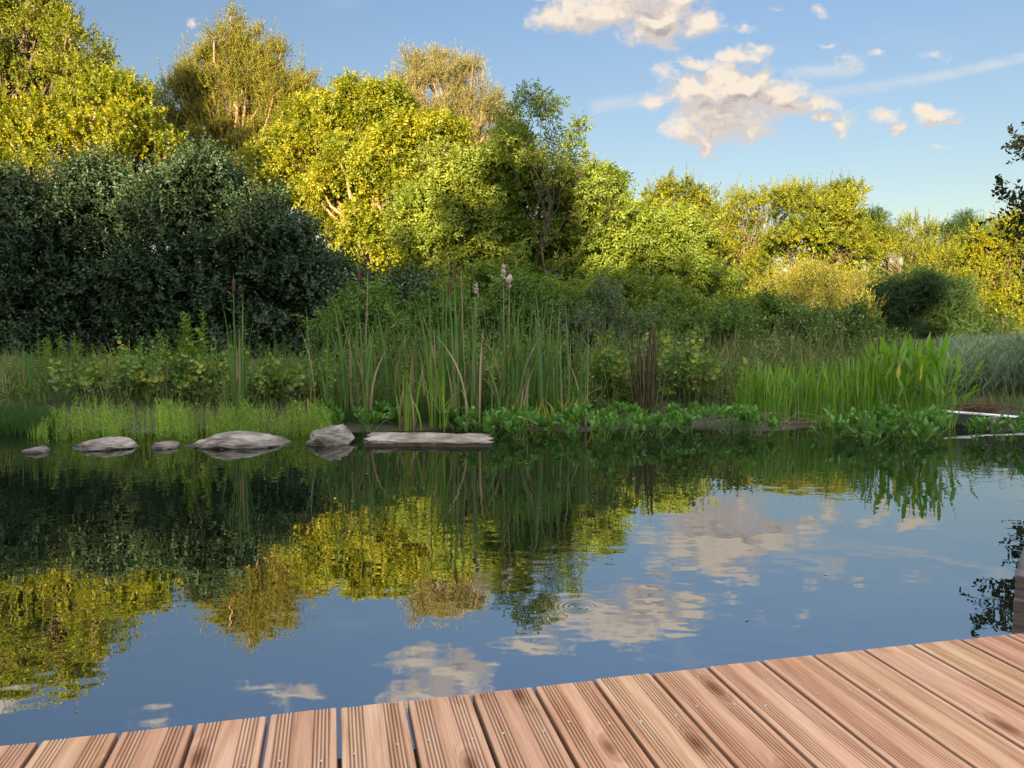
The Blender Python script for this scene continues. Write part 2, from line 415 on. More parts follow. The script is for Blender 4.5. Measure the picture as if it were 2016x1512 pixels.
tree('walnut_tree', 'thin open twiggy crown spreading to the right above the shaded centre tree', 'tree', 'trees behind the pond',
     base_at(1040, 12.8), [L_(1010, 230, 20, 12.8), L_(1030, 190, 12, 12.8), L_(1065, 240, 22, 12.8), L_(1050, 290, 38, 12.8), L_(1108, 285, 30, 12.8), L_(1145, 268, 14, 12.8), L_(1075, 210, 18, 12.8), L_(1125, 320, 20, 12.8), L_(995, 280, 26, 12.8), L_(1085, 345, 30, 12.8), L_(1195, 350, 22, 12.8), L_(1160, 380, 30, 12.8), L_(1215, 400, 22, 12.8)],
     T['walnut'], M['shadeash'], M['twigb'], gaps=0, ragged=0, dens=.26, cr=.22, ssc=.5, trunk_r=.022, twigs=1.0, limbr=.009, twr=.004, hollow=.0, up=.4, ns=5, ncmin=4)
tree('broadleaf_tree', 'sunlit yellow tree just right of the centre tree sloping down to the sky gap', 'tree', 'trees behind the pond',
     base_at(1170, 27), [L_(1150, 375, 36, 27), L_(1195, 395, 34, 27), L_(1230, 440, 34, 27), L_(1180, 450, 50, 27), L_(1240, 490, 40, 27), L_(1120, 420, 50, 27), L_(1200, 540, 60, 27), L_(1270, 530, 40, 27)],
     T['oval'], M['bright'], M['bark'], spikes=1.2, spiketemp=T['spike'], trunk_r=.14)
for spec in [
  ('sunlit tree in the right row with a broad flat top nearest the sky gap', 1320, 30, [(1310, 415, 36), (1350, 410, 36), (1300, 470, 45), (1370, 470, 50), (1330, 540, 60), (1280, 450, 30), (1400, 540, 50)], 'dense', 'oak'),
  ('sunlit tree of several pointed tops in the middle of the right row', 1450, 32, [(1430, 425, 34), (1400, 450, 34), (1490, 420, 34), (1450, 480, 55), (1520, 470, 45), (1420, 540, 50), (1500, 550, 60), (1545, 405, 30)], 'oval', 'bright'),
  ('tallest sunlit tree of the right row with upright leafy tips', 1620, 29, [(1560, 410, 30), (1620, 405, 28), (1650, 400, 32), (1672, 430, 30), (1600, 450, 50), (1650, 490, 52), (1560, 500, 55), (1680, 540, 45), (1610, 570, 55)], 'dense', 'oak'),
  ('low round tree right of the tallest one in the right row', 1780, 32, [(1715, 490, 30), (1745, 480, 32), (1800, 480, 36), (1840, 500, 34), (1770, 530, 55), (1830, 560, 50), (1720, 560, 45), (1870, 590, 50)], 'oval', 'oak'),
  ('bright yellow tree at the far right end of the row', 1980, 33, [(1950, 480, 32), (1990, 475, 34), (2030, 480, 40), (1920, 500, 30), (1960, 540, 50), (2020, 560, 60), (1930, 580, 45), (1990, 630, 50), (1900, 620, 40)], 'dense', 'bright')]:
    lab, bx, D, lb, tk, mk = spec
    tree('broadleaf_tree', lab, 'tree', 'trees behind the pond', base_at(bx, D), [L_(x, y, r, D, random.uniform(-1, 1)) for x, y, r in lb],
         T[tk], M[mk], M['bark'], spikes=1.6, spiketemp=T['spike'], trunk_r=.15, cr=.5, ssc=1.1)
tree('locust_tree', 'dark feathery tree rising behind the right row near the horizon', 'tree', 'trees behind the pond',
     base_at(1885, 38), [L_(1900, 455, 20, 38), L_(1870, 485, 26, 38), L_(1905, 500, 26, 38), L_(1885, 540, 40, 38), L_(1712, 450, 12, 38, 0, 1.5), L_(1735, 475, 14, 38)],
     T['locust'], M['locust'], M['bark'], dens=.9, cr=.5, ssc=1.3, flat=.5)
tree('broadleaf_shrub', 'sunlit yellow shrub hanging low between the centre tree and the golden bush', 'shrub', 'shrubs behind the pond',
     base_at(1385, 20), [L_(1370, 600, 45, 20), L_(1420, 640, 40, 20), L_(1340, 560, 35, 20), L_(1450, 620, 35, 20), L_(1400, 680, 45, 20), L_(1330, 650, 40, 20), L_(1290, 560, 40, 20)],
     T['dense'], M['bright'], M['paleb'], trunk_r=.06, dens=1.0)
tree('willow_shrub', 'loose light green shrub leaning right below the centre tree', 'shrub', 'shrubs behind the pond',
     base_at(1260, 13.5), [L_(1250, 570, 50, 13.5), L_(1320, 560, 45, 13.5), L_(1290, 500, 40, 13.5), L_(1340, 480, 30, 13.5, .5), L_(1400, 620, 40, 13.5), L_(1380, 670, 45, 13.5), L_(1290, 690, 50, 13.5), L_(1220, 640, 60, 13.5), L_(1310, 640, 55, 13.5), L_(1240, 500, 40, 13.5), L_(1380, 560, 30, 13.5)],
     T['ash'], M['shadeash'], M['twigb'], trunk_r=.05, cr=.3, ssc=.75, dens=.9)
tree('hazel_shrub', 'leafy green shrub filling the gap under the shaded centre tree', 'shrub', 'shrubs behind the pond',
     base_at(1020, 10.2), [L_(930, 600, 45, 10.2), L_(990, 620, 50, 10.2), L_(1060, 610, 50, 10.2), L_(1120, 630, 50, 10.2), L_(960, 680, 50, 10.2), L_(1050, 680, 55, 10.2)],
     T['walnut'], M['shadeash'], M['twigb'], trunk_r=.03, cr=.25, ssc=.5, dens=1.0, limbr=.015, twr=.003)
tree('hazel_shrub', 'leafy green shrub behind the dead rushes below the leaning light green shrub', 'shrub', 'shrubs behind the pond',
     base_at(1270, 10), [L_(1190, 620, 45, 10), L_(1250, 640, 50, 10), L_(1320, 640, 50, 10), L_(1390, 660, 45, 10), L_(1230, 690, 50, 10), L_(1330, 700, 50, 10)],
     T['walnut'], M['shadeash'], M['twigb'], trunk_r=.03, cr=.25, ssc=.5, dens=1.0, limbr=.015, twr=.003)
tree('willow_shrub', 'rounded willow bush with golden sunlit top behind the pickerelweed', 'shrub', 'shrubs behind the pond',
     base_at(1600, 15.5), [L_(1600, 590, 50, 15.5), L_(1545, 600, 45, 15.5), L_(1650, 600, 48, 15.5), L_(1520, 640, 45, 15.5), L_(1600, 650, 70, 15.5), L_(1670, 650, 45, 15.5), L_(1560, 690, 55, 15.5), L_(1650, 700, 55, 15.5), L_(1590, 560, 26, 15.5)],
     T['willow'], M['golden'], M['twigb'], gaps=.15, limbs=True, trunk_r=.02, limbr=.012, cr=.32, ssc=.7, dens=1.3, up=1.0, spikes=3, spiketemp=T['willow'])
tree('broadleaf_shrub', 'dark green spreading bush under the right row of trees', 'shrub', 'shrubs behind the pond',
     base_at(1790, 23), [L_(1760, 600, 42, 23), L_(1820, 610, 50, 23), L_(1740, 650, 50, 23), L_(1800, 660, 55, 23), L_(1870, 650, 45, 23), L_(1920, 670, 40, 23), L_(1860, 600, 35, 23), L_(1700, 680, 40, 23)],
     T['locust'], M['locust'], M['twigb'], gaps=.2, trunk_r=.03, limbr=.02, cr=.4, ssc=1.1, dens=1.2, flat=.45)
# dark grey-leaved sallows at the left
sal = [
 ('dark grey-leaved sallow bush at the left edge of the pond bank', 40, 11.2, [(0, 430, 60), (60, 420, 55), (-60, 450, 70), (20, 500, 80), (90, 490, 65), (-30, 580, 80), (60, 590, 80), (0, 660, 80), (90, 670, 70), (-80, 620, 80)]),
 ('dark grey-leaved sallow bush with pale upright tips second from the left', 200, 11.6, [(150, 400, 48), (210, 385, 45), (250, 420, 50), (180, 460, 65), (130, 540, 70), (220, 540, 75), (160, 620, 75), (240, 630, 75), (190, 690, 70)]),
 ('tallest dark grey-leaved sallow bush left of the single cattail', 370, 11.2, [(380, 375, 45), (330, 410, 48), (430, 400, 48), (300, 440, 50), (370, 460, 65), (450, 460, 55), (320, 540, 70), (400, 550, 75), (340, 620, 70), (420, 640, 75), (370, 700, 70), (300, 690, 60)]),
 ('dark grey-leaved sallow bush sloping down to the right behind the single cattail', 540, 11.0, [(500, 440, 42), (545, 480, 45), (500, 520, 60), (580, 540, 52), (620, 590, 50), (540, 600, 70), (480, 620, 65), (640, 650, 50), (580, 680, 70), (500, 700, 60), (660, 560, 28)]),
 ('low mid green sallow bush behind the left tall cattails', 740, 10.6, [(710, 640, 45), (760, 625, 42), (810, 620, 42), (740, 690, 55), (810, 690, 55), (680, 710, 50), (860, 660, 45), (850, 720, 50)]),
 ('low mid green sallow bush behind the fluffy cattail heads', 960, 10.8, [(930, 640, 42), (980, 650, 40), (1030, 650, 42), (900, 700, 50), (970, 710, 50), (1050, 710, 50), (1100, 670, 40), (1130, 700, 45), (1100, 640, 30)])]
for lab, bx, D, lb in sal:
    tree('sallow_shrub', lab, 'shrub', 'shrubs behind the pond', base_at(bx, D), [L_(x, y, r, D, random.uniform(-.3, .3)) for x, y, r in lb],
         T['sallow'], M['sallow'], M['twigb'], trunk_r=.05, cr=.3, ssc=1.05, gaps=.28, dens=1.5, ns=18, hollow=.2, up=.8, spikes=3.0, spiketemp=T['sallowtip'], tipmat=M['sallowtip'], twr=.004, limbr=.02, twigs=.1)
for lab, bx, D, lb in [
 ('light green sapling thicket behind the tan cattail stalk', 700, 11.0, [(660, 660, 30), (700, 640, 30), (740, 650, 34), (690, 700, 42), (750, 700, 42)]),
 ('light green sapling thicket behind the bent young cattail', 850, 11.6, [(800, 640, 34), (850, 625, 34), (900, 640, 36), (820, 690, 44), (890, 700, 44)]),
 ('light green sapling thicket behind the headless cattails', 1040, 11.4, [(980, 640, 36), (1040, 620, 36), (1090, 640, 36), (1000, 700, 44), (1080, 700, 44)]),
 ('grey-leaved sapling thicket between the cattails and the dead rushes', 1180, 11.2, [(1140, 650, 36), (1190, 625, 34), (1230, 655, 32), (1150, 705, 44), (1220, 705, 44)]),
 ('sapling thicket right behind the dead rushes', 1350, 11.8, [(1310, 650, 32), (1360, 635, 32), (1410, 660, 34), (1330, 705, 40), (1400, 710, 40)]),
 ('loose sapling thicket below the left half of the golden bush', 1500, 12.5, [(1460, 665, 30), (1510, 650, 30), (1550, 670, 32), (1500, 705, 36)]),
 ('loose sapling thicket below the right half of the golden bush', 1650, 12.5, [(1610, 660, 30), (1660, 640, 30), (1700, 665, 30), (1650, 705, 36)])]:
    tree('sapling_thicket', lab, 'shrub', 'sapling thickets on the bank', (float(at(bx, 700, D)[0]), D, gz(at(bx, 700, D)[0], D)),
         [(at(x, y - 8, D + random.uniform(-.5, .5)), r * 1.22 * D / FPX) for x, y, r in lb], T['sallow'] if 'grey' in lab else (T['oval'], T['ash'])[bx % 20 == 0],
         M['greyherb'] if 'grey' in lab else M['herb2'], M['twigb'], gaps=.3, trunk_r=.02, cr=.22, ssc=.72, dens=1.4, up=.7, spikes=4, spiketemp=T['willow'], limbr=.012, twr=.003, twigs=.1)
# overhanging branch tree at the right edge (its trunk stands outside the picture)
tree('alder_tree', 'dark leafy branch reaching in from the right edge above the reeds', 'tree', None,
     (8.3, 8.9, .3), [(at(2175, 400, 9), .42), (at(1998, 398, 9), .12, .55), (at(2062, 425, 9), .10, .6), (at(2130, 560, 9), .45), (at(2180, 300, 9), .4), (at(2035, 290, 9), .07), (at(2030, 470, 9), .09), (at(2140, 700, 9), .4), (at(2230, 450, 9), .8), (at(2230, 640, 9), .7)],
     T['oval'], M['darkside'], M['twigb'], dens=.7, cr=.2, ssc=.8, trunk_r=.08, limbr=.02, twr=.004, twigs=.5, ns=7, ncmin=3)

# unseen spruces and hedge, added to block the sun and shade the pond
tree('shade_conifer', 'unseen spruce added left of the deck to shade the centre tree', 'tree', None,
     (-6.6, -.3, 0.1), [(np.array([-6.6, -.3, z]), r, 1.2) for z, r in ((10.4, .5), (9.6, .8), (8.7, 1.2), (7.7, 1.5), (6.6, 1.8), (5.4, 2.0), (4.0, 2.2), (2.6, 2.2))],
     T['dense'], M['locust'], M['bark'], cr=.6, ssc=2.0, dens=.6, twigs=0, hollow=.1, gaps=.5)

tree('shade_conifer', 'unseen spruce added behind the deck to shade the dark bush', 'tree', None,
     (.8, -18.2, 0.1), [(np.array([.8, -18.2, z]), r, 1.2) for z, r in ((11.6, .7), (10.6, 1.4), (9.4, 2.0), (8.0, 2.4), (6.4, 2.6), (4.6, 2.7), (2.8, 2.7))],
     T['dense'], M['locust'], M['bark'], cr=.7, ssc=2.4, dens=1.1, twigs=0)
hb = Buf()
def hedge_top(x): return 9.5 + .3 * math.sin(x * .7) + .22 * math.sin(x * 1.9) - .075 * max(x + 20, 0)
xs = np.arange(-52, 24, .55)
Ph, Dh = [], []
for x in xs:
    zt = hedge_top(x)
    for z in np.arange(.3, zt, .5):
        for yy in (-20.8, -19.4):
            Ph.append((x + random.uniform(-.2, .2), yy + random.uniform(-.2, .2), z)); Dh.append((random.uniform(-.5, .5), (yy + 20.1) * 1.5, .6))
    for k in range(3):
        Ph.append((x + random.uniform(-.2, .2), -20.1 + random.uniform(-.6, .6), zt)); Dh.append((random.uniform(-.5, .5), random.uniform(-.5, .5), 1))
place(hb, T['dense'], Ph, Dh, rng.uniform(2.6, 3.8, len(Ph)))
hroot = empty('shade_hedge', (-14, -20.1, .1), 'unseen hedge added behind the deck to keep the pond in shade', 'hedge')
hb.build('foliage', M['locust'], hroot)
core = Buf(); n = len(xs)
cv = []
for x in xs:
    zt = hedge_top(x) - .1
    cv += [(x, -20.7, .1), (x, -20.7, zt), (x, -19.5, zt), (x, -19.5, .1)]
cf = [[4 * i + j, 4 * i + (j + 1) % 4, 4 * i + 4 + (j + 1) % 4, 4 * i + 4 + j] for i in range(n - 1) for j in range(4)]
cf += [[0, 1, 2, 3], [4 * n - 1, 4 * n - 2, 4 * n - 3, 4 * n - 4]]
core.add(cv, cf); core.build('branches', M['bark'], hroot)  # solid core of the added hedge, stopping the sun

# ------------------------------------------------------------------ ground and water
def soilmat():
    m, nt, out = newmat('bank_soil'); L = nt.links.new
    tc = N(nt, 'ShaderNodeTexCoord')
    nz = N(nt, 'ShaderNodeTexNoise', i_Scale=3.0, i_Detail=8.0); L(tc.outputs['Object'], nz.inputs['Vector'])
    c = ramp(nt, nz.outputs['Fac'], [(.3, (.02, .022, .012)), (.5, (.035, .04, .018)), (.72, (.07, .06, .036))])
    b = N(nt, 'ShaderNodeBsdfPrincipled'); b.inputs['Roughness'].default_value = .9; L(c, b.inputs['Base Color'])
    bp = N(nt, 'ShaderNodeBump'); bp.inputs['Strength'].default_value = .8; bp.inputs['Distance'].default_value = .05
    L(nz.outputs['Fac'], bp.inputs['Height']); L(bp.outputs[0], b.inputs['Normal']); L(b.outputs[0], out.inputs[0]); return m
M['soil'] = soilmat()
gx = np.concatenate([[-600, -200, -80, -40], np.arange(-24, 24.01, .25), [40, 80, 200, 600]])
gy = np.concatenate([[-600, -100, -30, -9], np.arange(-6, -1.4, .5), np.arange(-1, 6, .5), np.arange(6, 12, .15), np.arange(12, 70, 2), [80, 120, 300, 800]])
GX, GY = np.meshgrid(gx, gy)
GZ = ground_z(GX, GY)
GZ = np.where(GY < -1.0, .08, GZ); GZ = np.where((GX < -14) | (GX > 16), np.maximum(GZ, .1), GZ)
GZ = GZ + np.where((GY > 7.3) & (GY < 30), .03 * np.sin(GX * 3.1) * np.sin(GY * 2.7), 0)
nv = GX.shape
idx = np.arange(GX.size).reshape(nv)
gb = Buf(); gb.add(np.stack([GX, GY, GZ], -1).reshape(-1, 3), np.stack([idx[:-1, :-1], idx[:-1, 1:], idx[1:, 1:], idx[1:, :-1]], -1).reshape(-1, 4))
tag(gb.build('ground', M['soil'], smooth=True), 'dark grassy earth bank around the pond', None, None, 'structure')

def watermat():
    m, nt, out = newmat('pond_water'); L = nt.links.new
    tc = N(nt, 'ShaderNodeTexCoord')
    def noise(scale, vec, det=2.0):
        mp = N(nt, 'ShaderNodeMapping'); mp.inputs['Scale'].default_value = vec; L(tc.outputs['Object'], mp.inputs[0])
        n = N(nt, 'ShaderNodeTexNoise', i_Scale=scale, i_Detail=det); L(mp.outputs[0], n.inputs['Vector']); return n.outputs['Fac']
    n1 = noise(2.2, (1, 1.2, 1), 2.0)
    n2 = noise(9.0, (1, 1.5, 1), 1.0)
    patch = noise(.45, (1, 1, 1), 1.0)
    pr = N(nt, 'ShaderNodeMapRange'); L(patch, pr.inputs[0]); pr.inputs[1].default_value = .42; pr.inputs[2].default_value = .62; pr.inputs[3].default_value = .15; pr.inputs[4].default_value = 1.0
    a = N(nt, 'ShaderNodeMath', operation='MULTIPLY'); L(n2, a.inputs[0]); L(pr.outputs[0], a.inputs[1])
    a2 = N(nt, 'ShaderNodeMath', operation='MULTIPLY'); L(a.outputs[0], a2.inputs[0]); a2.inputs[1].default_value = .055
    b = N(nt, 'ShaderNodeMath', operation='MULTIPLY_ADD'); L(n1, b.inputs[0]); b.inputs[1].default_value = .16; L(a2.outputs[0], b.inputs[2])
    # a small ring spreading where an insect touched the surface
    cpt = at(1136, 1195, gdist(1195))
    geo = N(nt, 'ShaderNodeNewGeometry')
    dist = N(nt, 'ShaderNodeVectorMath', operation='DISTANCE'); L(geo.outputs['Position'], dist.inputs[0]); dist.inputs[1].default_value = (float(cpt[0]), float(cpt[1]), 0)
    sn = N(nt, 'ShaderNodeMath', operation='MULTIPLY'); L(dist.outputs['Value'], sn.inputs[0]); sn.inputs[1].default_value = 300
    s2 = N(nt, 'ShaderNodeMath', operation='SINE'); L(sn.outputs[0], s2.inputs[0])
    fr = N(nt, 'ShaderNodeMapRange'); L(dist.outputs['Value'], fr.inputs[0]); fr.inputs[1].default_value = .01; fr.inputs[2].default_value = .085; fr.inputs[3].default_value = .018; fr.inputs[4].default_value = 0
    s3 = N(nt, 'ShaderNodeMath', operation='MULTIPLY_ADD'); L(s2.outputs[0], s3.inputs[0]); L(fr.outputs[0], s3.inputs[1]); L(b.outputs[0], s3.inputs[2])
    bp = N(nt, 'ShaderNodeBump'); bp.inputs['Strength'].default_value = 1.0; bp.inputs['Distance'].default_value = .014
    L(s3.outputs[0], bp.inputs['Height'])
    body = N(nt, 'ShaderNodeBsdfDiffuse'); body.inputs['Color'].default_value = (.004, .008, .004, 1)
    gl = N(nt, 'ShaderNodeBsdfGlossy'); gl.inputs['Roughness'].default_value = .0; gl.inputs['Color'].default_value = (1, 1, 1, 1); L(bp.outputs[0], gl.inputs['Normal'])
    fz = N(nt, 'ShaderNodeFresnel'); fz.inputs['IOR'].default_value = 6.0; L(bp.outputs[0], fz.inputs['Normal'])
    mx = N(nt, 'ShaderNodeMixShader'); L(fz.outputs[0], mx.inputs[0]); L(body.outputs[0], mx.inputs[1]); L(gl.outputs[0], mx.inputs[2])
    L(mx.outputs[0], out.inputs[0]); return m
wb = Buf(); wb.add([(-13.9, -.95, 0), (15.9, -.95, 0), (15.9, 10.5, 0), (-13.9, 10.5, 0)], [[0, 1, 2, 3]])
tag(wb.build('water', watermat()), 'still dark pond water mirroring trees and clouds', None, None, 'structure')

# ------------------------------------------------------------------ deck
def MRn(nt, src, a, b, c, d):
    n = nt.nodes.new('ShaderNodeMapRange'); nt.links.new(src, n.inputs[0])
    for i, v in enumerate((a, b, c, d)): n.inputs[i + 1].default_value = v
    return n.outputs[0]
def woodmat():
    m, nt, out = newmat('larch_decking'); L = nt.links.new
    tc = N(nt, 'ShaderNodeTexCoord'); g = N(nt, 'ShaderNodeNewGeometry')
    rnd = g.outputs['Random Per Island']
    sx = N(nt, 'ShaderNodeSeparateXYZ'); L(tc.outputs['Object'], sx.inputs[0])
    ro = N(nt, 'ShaderNodeMath', operation='MULTIPLY'); L(rnd, ro.inputs[0]); ro.inputs[1].default_value = 57.0
    yo = N(nt, 'ShaderNodeMath', operation='ADD'); L(sx.outputs[1], yo.inputs[0]); L(ro.outputs[0], yo.inputs[1])
    cb_ = N(nt, 'ShaderNodeCombineXYZ'); L(sx.outputs[0], cb_.inputs[0]); L(yo.outputs[0], cb_.inputs[1])
    def mapped(s):
        mp = N(nt, 'ShaderNodeMapping'); mp.inputs['Scale'].default_value = s; L(cb_.outputs[0], mp.inputs[0]); return mp.outputs[0]
    vo = N(nt, 'ShaderNodeTexVoronoi', voronoi_dimensions='2D'); vo.inputs['Scale'].default_value = 1.0; L(mapped((7.0, 2.6, 1)), vo.inputs['Vector'])
    kn = N(nt, 'ShaderNodeMapRange'); L(vo.outputs['Distance'], kn.inputs[0]); kn.inputs[1].default_value = .0; kn.inputs[2].default_value = .26; kn.inputs[3].default_value = 1; kn.inputs[4].default_value = 0; kn.interpolation_type = 'SMOOTHSTEP'
    vcs = N(nt, 'ShaderNodeSeparateColor'); L(vo.outputs['Color'], vcs.inputs[0])
    gate = N(nt, 'ShaderNodeMath', operation='GREATER_THAN'); L(vcs.outputs[0], gate.inputs[0]); gate.inputs[1].default_value = .5
    kk = N(nt, 'ShaderNodeMath', operation='MULTIPLY'); L(kn.outputs[0], kk.inputs[0]); L(gate.outputs[0], kk.inputs[1])
    wn = N(nt, 'ShaderNodeTexNoise', i_Scale=1.0, i_Detail=2.0); L(mapped((9, 1.1, 1)), wn.inputs['Vector'])
    ph = N(nt, 'ShaderNodeMath', operation='MULTIPLY_ADD'); L(wn.outputs['Fac'], ph.inputs[0]); ph.inputs[1].default_value = 26; 
    kx = N(nt, 'ShaderNodeMath', operation='MULTIPLY_ADD'); L(kk.outputs[0], kx.inputs[0]); kx.inputs[1].default_value = 14; 
    xx = N(nt, 'ShaderNodeMath', operation='MULTIPLY'); L(sx.outputs[0], xx.inputs[0]); xx.inputs[1].default_value = 160
    L(xx.outputs[0], kx.inputs[2]); L(kx.outputs[0], ph.inputs[2])
    sn = N(nt, 'ShaderNodeMath', operation='SINE'); L(ph.outputs[0], sn.inputs[0])
    fine = N(nt, 'ShaderNodeTexNoise', i_Scale=1.0, i_Detail=4.0); L(mapped((260, 5, 1)), fine.inputs['Vector'])
    gsum = N(nt, 'ShaderNodeMath', operation='MULTIPLY_ADD'); L(sn.outputs[0], gsum.inputs[0]); gsum.inputs[1].default_value = .085; L(fine.outputs['Fac'], gsum.inputs[2])
    base = ramp(nt, gsum.outputs[0], [(.25, (.53, .285, .18)), (.5, (.71, .45, .315)), (.8, (.82, .60, .46))])
    tint = ramp(nt, rnd, [(0, (1, .88, .82)), (.35, (.98, .98, .93)), (.6, (.86, .76, .70)), (.8, (1.0, .93, .84)), (1, (.92, .95, .80))])
    mt = N(nt, 'ShaderNodeMix', data_type='RGBA', blend_type='MULTIPLY'); mt.inputs[0].default_value = 1; L(base, mt.inputs[6]); L(tint, mt.inputs[7])
    # broad stains along the boards
    st = N(nt, 'ShaderNodeTexNoise', i_Scale=1.0, i_Detail=3.0); L(mapped((14, 1.6, 1)), st.inputs['Vector'])
    stc = ramp(nt, st.outputs['Fac'], [(.35, (.80, .70, .64)), (.55, (1, 1, 1))])
    ms = N(nt, 'ShaderNodeMix', data_type='RGBA', blend_type='MULTIPLY'); ms.inputs[0].default_value = .8; L(mt.outputs[2], ms.inputs[6]); L(stc, ms.inputs[7])
    k2 = N(nt, 'ShaderNodeMath', operation='POWER'); L(kk.outputs[0], k2.inputs[0]); k2.inputs[1].default_value = 2.0
    mk = N(nt, 'ShaderNodeMix', data_type='RGBA'); L(k2.outputs[0], mk.inputs[0]); L(ms.outputs[2], mk.inputs[6]); mk.inputs[7].default_value = (.26, .10, .045, 1)
    # the milled grooves are coloured darker than the board faces
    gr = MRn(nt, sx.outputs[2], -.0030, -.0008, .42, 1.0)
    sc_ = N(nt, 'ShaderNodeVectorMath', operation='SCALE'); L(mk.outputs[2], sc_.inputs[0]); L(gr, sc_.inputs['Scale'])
    b = N(nt, 'ShaderNodeBsdfPrincipled'); b.inputs['Roughness'].default_value = .62; b.inputs['Specular IOR Level'].default_value = .3
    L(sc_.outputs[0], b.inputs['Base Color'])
    bp = N(nt, 'ShaderNodeBump'); bp.inputs['Strength'].default_value = .35; bp.inputs['Distance'].default_value = .001
    L(gsum.outputs[0], bp.inputs['Height']); L(bp.outputs[0], b.inputs['Normal'])
    L(b.outputs[0], out.inputs[0]); return m
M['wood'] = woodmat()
M['joist'] = barkmat('dark_wet_joist_wood', (.03, .025, .02), (.08, .06, .045), 20)
def metal(name, c, r):
    m, nt, out = newmat(name); b = N(nt, 'ShaderNodeBsdfPrincipled'); b.inputs['Base Color'].default_value = (*c, 1); b.inputs['Metallic'].default_value = .9; b.inputs['Roughness'].default_value = r
    nz = N(nt, 'ShaderNodeTexNoise', i_Scale=30.0); bp = N(nt, 'ShaderNodeBump'); bp.inputs['Strength'].default_value = .1; nt.links.new(nz.outputs[0], bp.inputs['Height']); nt.links.new(bp.outputs[0], b.inputs['Normal'])
    nt.links.new(b.outputs[0], out.inputs[0]); return m
M['steel'] = metal('stainless_screw_steel', (.5, .5, .52), .4)
M['alu'] = metal('dull_edging_metal', (.72, .76, .80), .45)

DANG = R(13.1); DZ = .20; PW, PITCHW, TH = .1445, .1520, .027
deck = empty('deck', (.051, 1.783, DZ), 'new pinkish larch deck of grooved boards along the near edge of the pond', 'deck')
deck.rotation_euler = (0, 0, DANG)
prof = [(-PW / 2, -TH), (-PW / 2, -.005), (-PW / 2 + .0015, -.0018), (-PW / 2 + .005, 0)]
def grooves(x0):
    p = []
    for k in range(5):
        a = x0 + k * .0078
        p += [(a, 0), (a + .0010, -.0030), (a + .0036, -.0030), (a + .0046, 0)]
    return p
prof += grooves(-.0575) + grooves(.0215)
prof += [(PW / 2 - .005, 0), (PW / 2 - .0015, -.0018), (PW / 2, -.005), (PW / 2, -TH)]
prof = np.array(prof); npf = len(prof)
boards = Buf(); LEN = 2.9
for i in range(-20, 30):
    cx = (i + .5) * PITCHW
    end = random.uniform(-.003, .004)
    rows = []
    for yy, inset in ((end, .0035), (end - .0035, 0), (-LEN, 0)):
        z = prof[:, 1] * 1.0
        z = np.where(z > -.02, z - inset, z)
        rows.append(np.stack([prof[:, 0] + cx, np.full(npf, yy), z], 1))
    V = np.concatenate(rows)
    f = []
    for r_ in range(2):
        for j in range(npf - 1):
            a = r_ * npf + j
            f.append([a, a + 1, a + npf + 1, a + npf])
    boards.add(V, f)
    # end cap as a strip of quads down to the underside
    o = boards.n
    top = rows[0]; bot = top.copy(); bot[:, 2] = -TH
    boards.f.append(np.array([[boards.n - 3 * npf + j, boards.n + j, boards.n + j + 1, boards.n - 3 * npf + j + 1] for j in range(1, npf - 2)], np.int32))
    boards.v.append(bot.astype(np.float32)); boards.n += npf
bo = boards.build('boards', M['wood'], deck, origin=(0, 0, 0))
jo = Buf()
def boxv(x0, x1, y0, y1, z0, z1):
    return [(x0, y0, z0), (x1, y0, z0), (x1, y1, z0), (x0, y1, z0), (x0, y0, z1), (x1, y0, z1), (x1, y1, z1), (x0, y1, z1)]
BF = [[0, 3, 2, 1], [4, 5, 6, 7], [0, 1, 5, 4], [1, 2, 6, 5], [2, 3, 7, 6], [3, 0, 4, 7]]
for y0 in (-.16, -.66, -1.16, -1.66, -2.16, -2.66):
    jb = Buf(); jb.add(boxv(-3, 4.5, y0 - .07, y0, -TH - .125, -TH - .002), BF); jb.build('joist', M['joist'], deck, origin=(0, 0, 0))
# posts carry the deck
for px_ in (-2.2, -.2, 1.8, 3.8):
    pb = Buf(); pb.add(boxv(px_, px_ + .09, -.33, -.24, -.8, -TH - .004), BF); pb.build('post', M['joist'], deck, origin=(0, 0, 0))
# screws: two per board on each joist line in view
sv, sf = [], []
ns_ = 10
for rr, zz in ((.0042, 0), (.0042, .0007), (.0034, .0009), (.0012, -.0008)):
    for k in range(ns_):
        a = k * 2 * math.pi / ns_; sv.append((rr * math.cos(a), rr * math.sin(a), zz))
sf = [[r_ * ns_ + k, r_ * ns_ + (k + 1) % ns_, (r_ + 1) * ns_ + (k + 1) % ns_, (r_ + 1) * ns_ + k] for r_ in range(3) for k in range(ns_)]
sb = Buf(); sb.add(sv, sf)
scr = None
for i in range(-8, 22):
    for sgn in (-1, 1):
        for jy in (-.195, -.695):
            if jy < -.5 and i < 2: continue
            x = (i + .5) * PITCHW + sgn * random.uniform(.040, .047); y = jy + random.uniform(-.02, .02)
            if scr is None:
                scr = sb.build('screw', M['steel'], deck, origin=(0, 0, 0)); o = scr
            else:
                o = scr.copy(); COL.objects.link(o); o.parent = deck
            o.location = (x, y, -.0018 if abs(abs(x - (i + .5) * PITCHW) - .04) > .02 else -.0003)

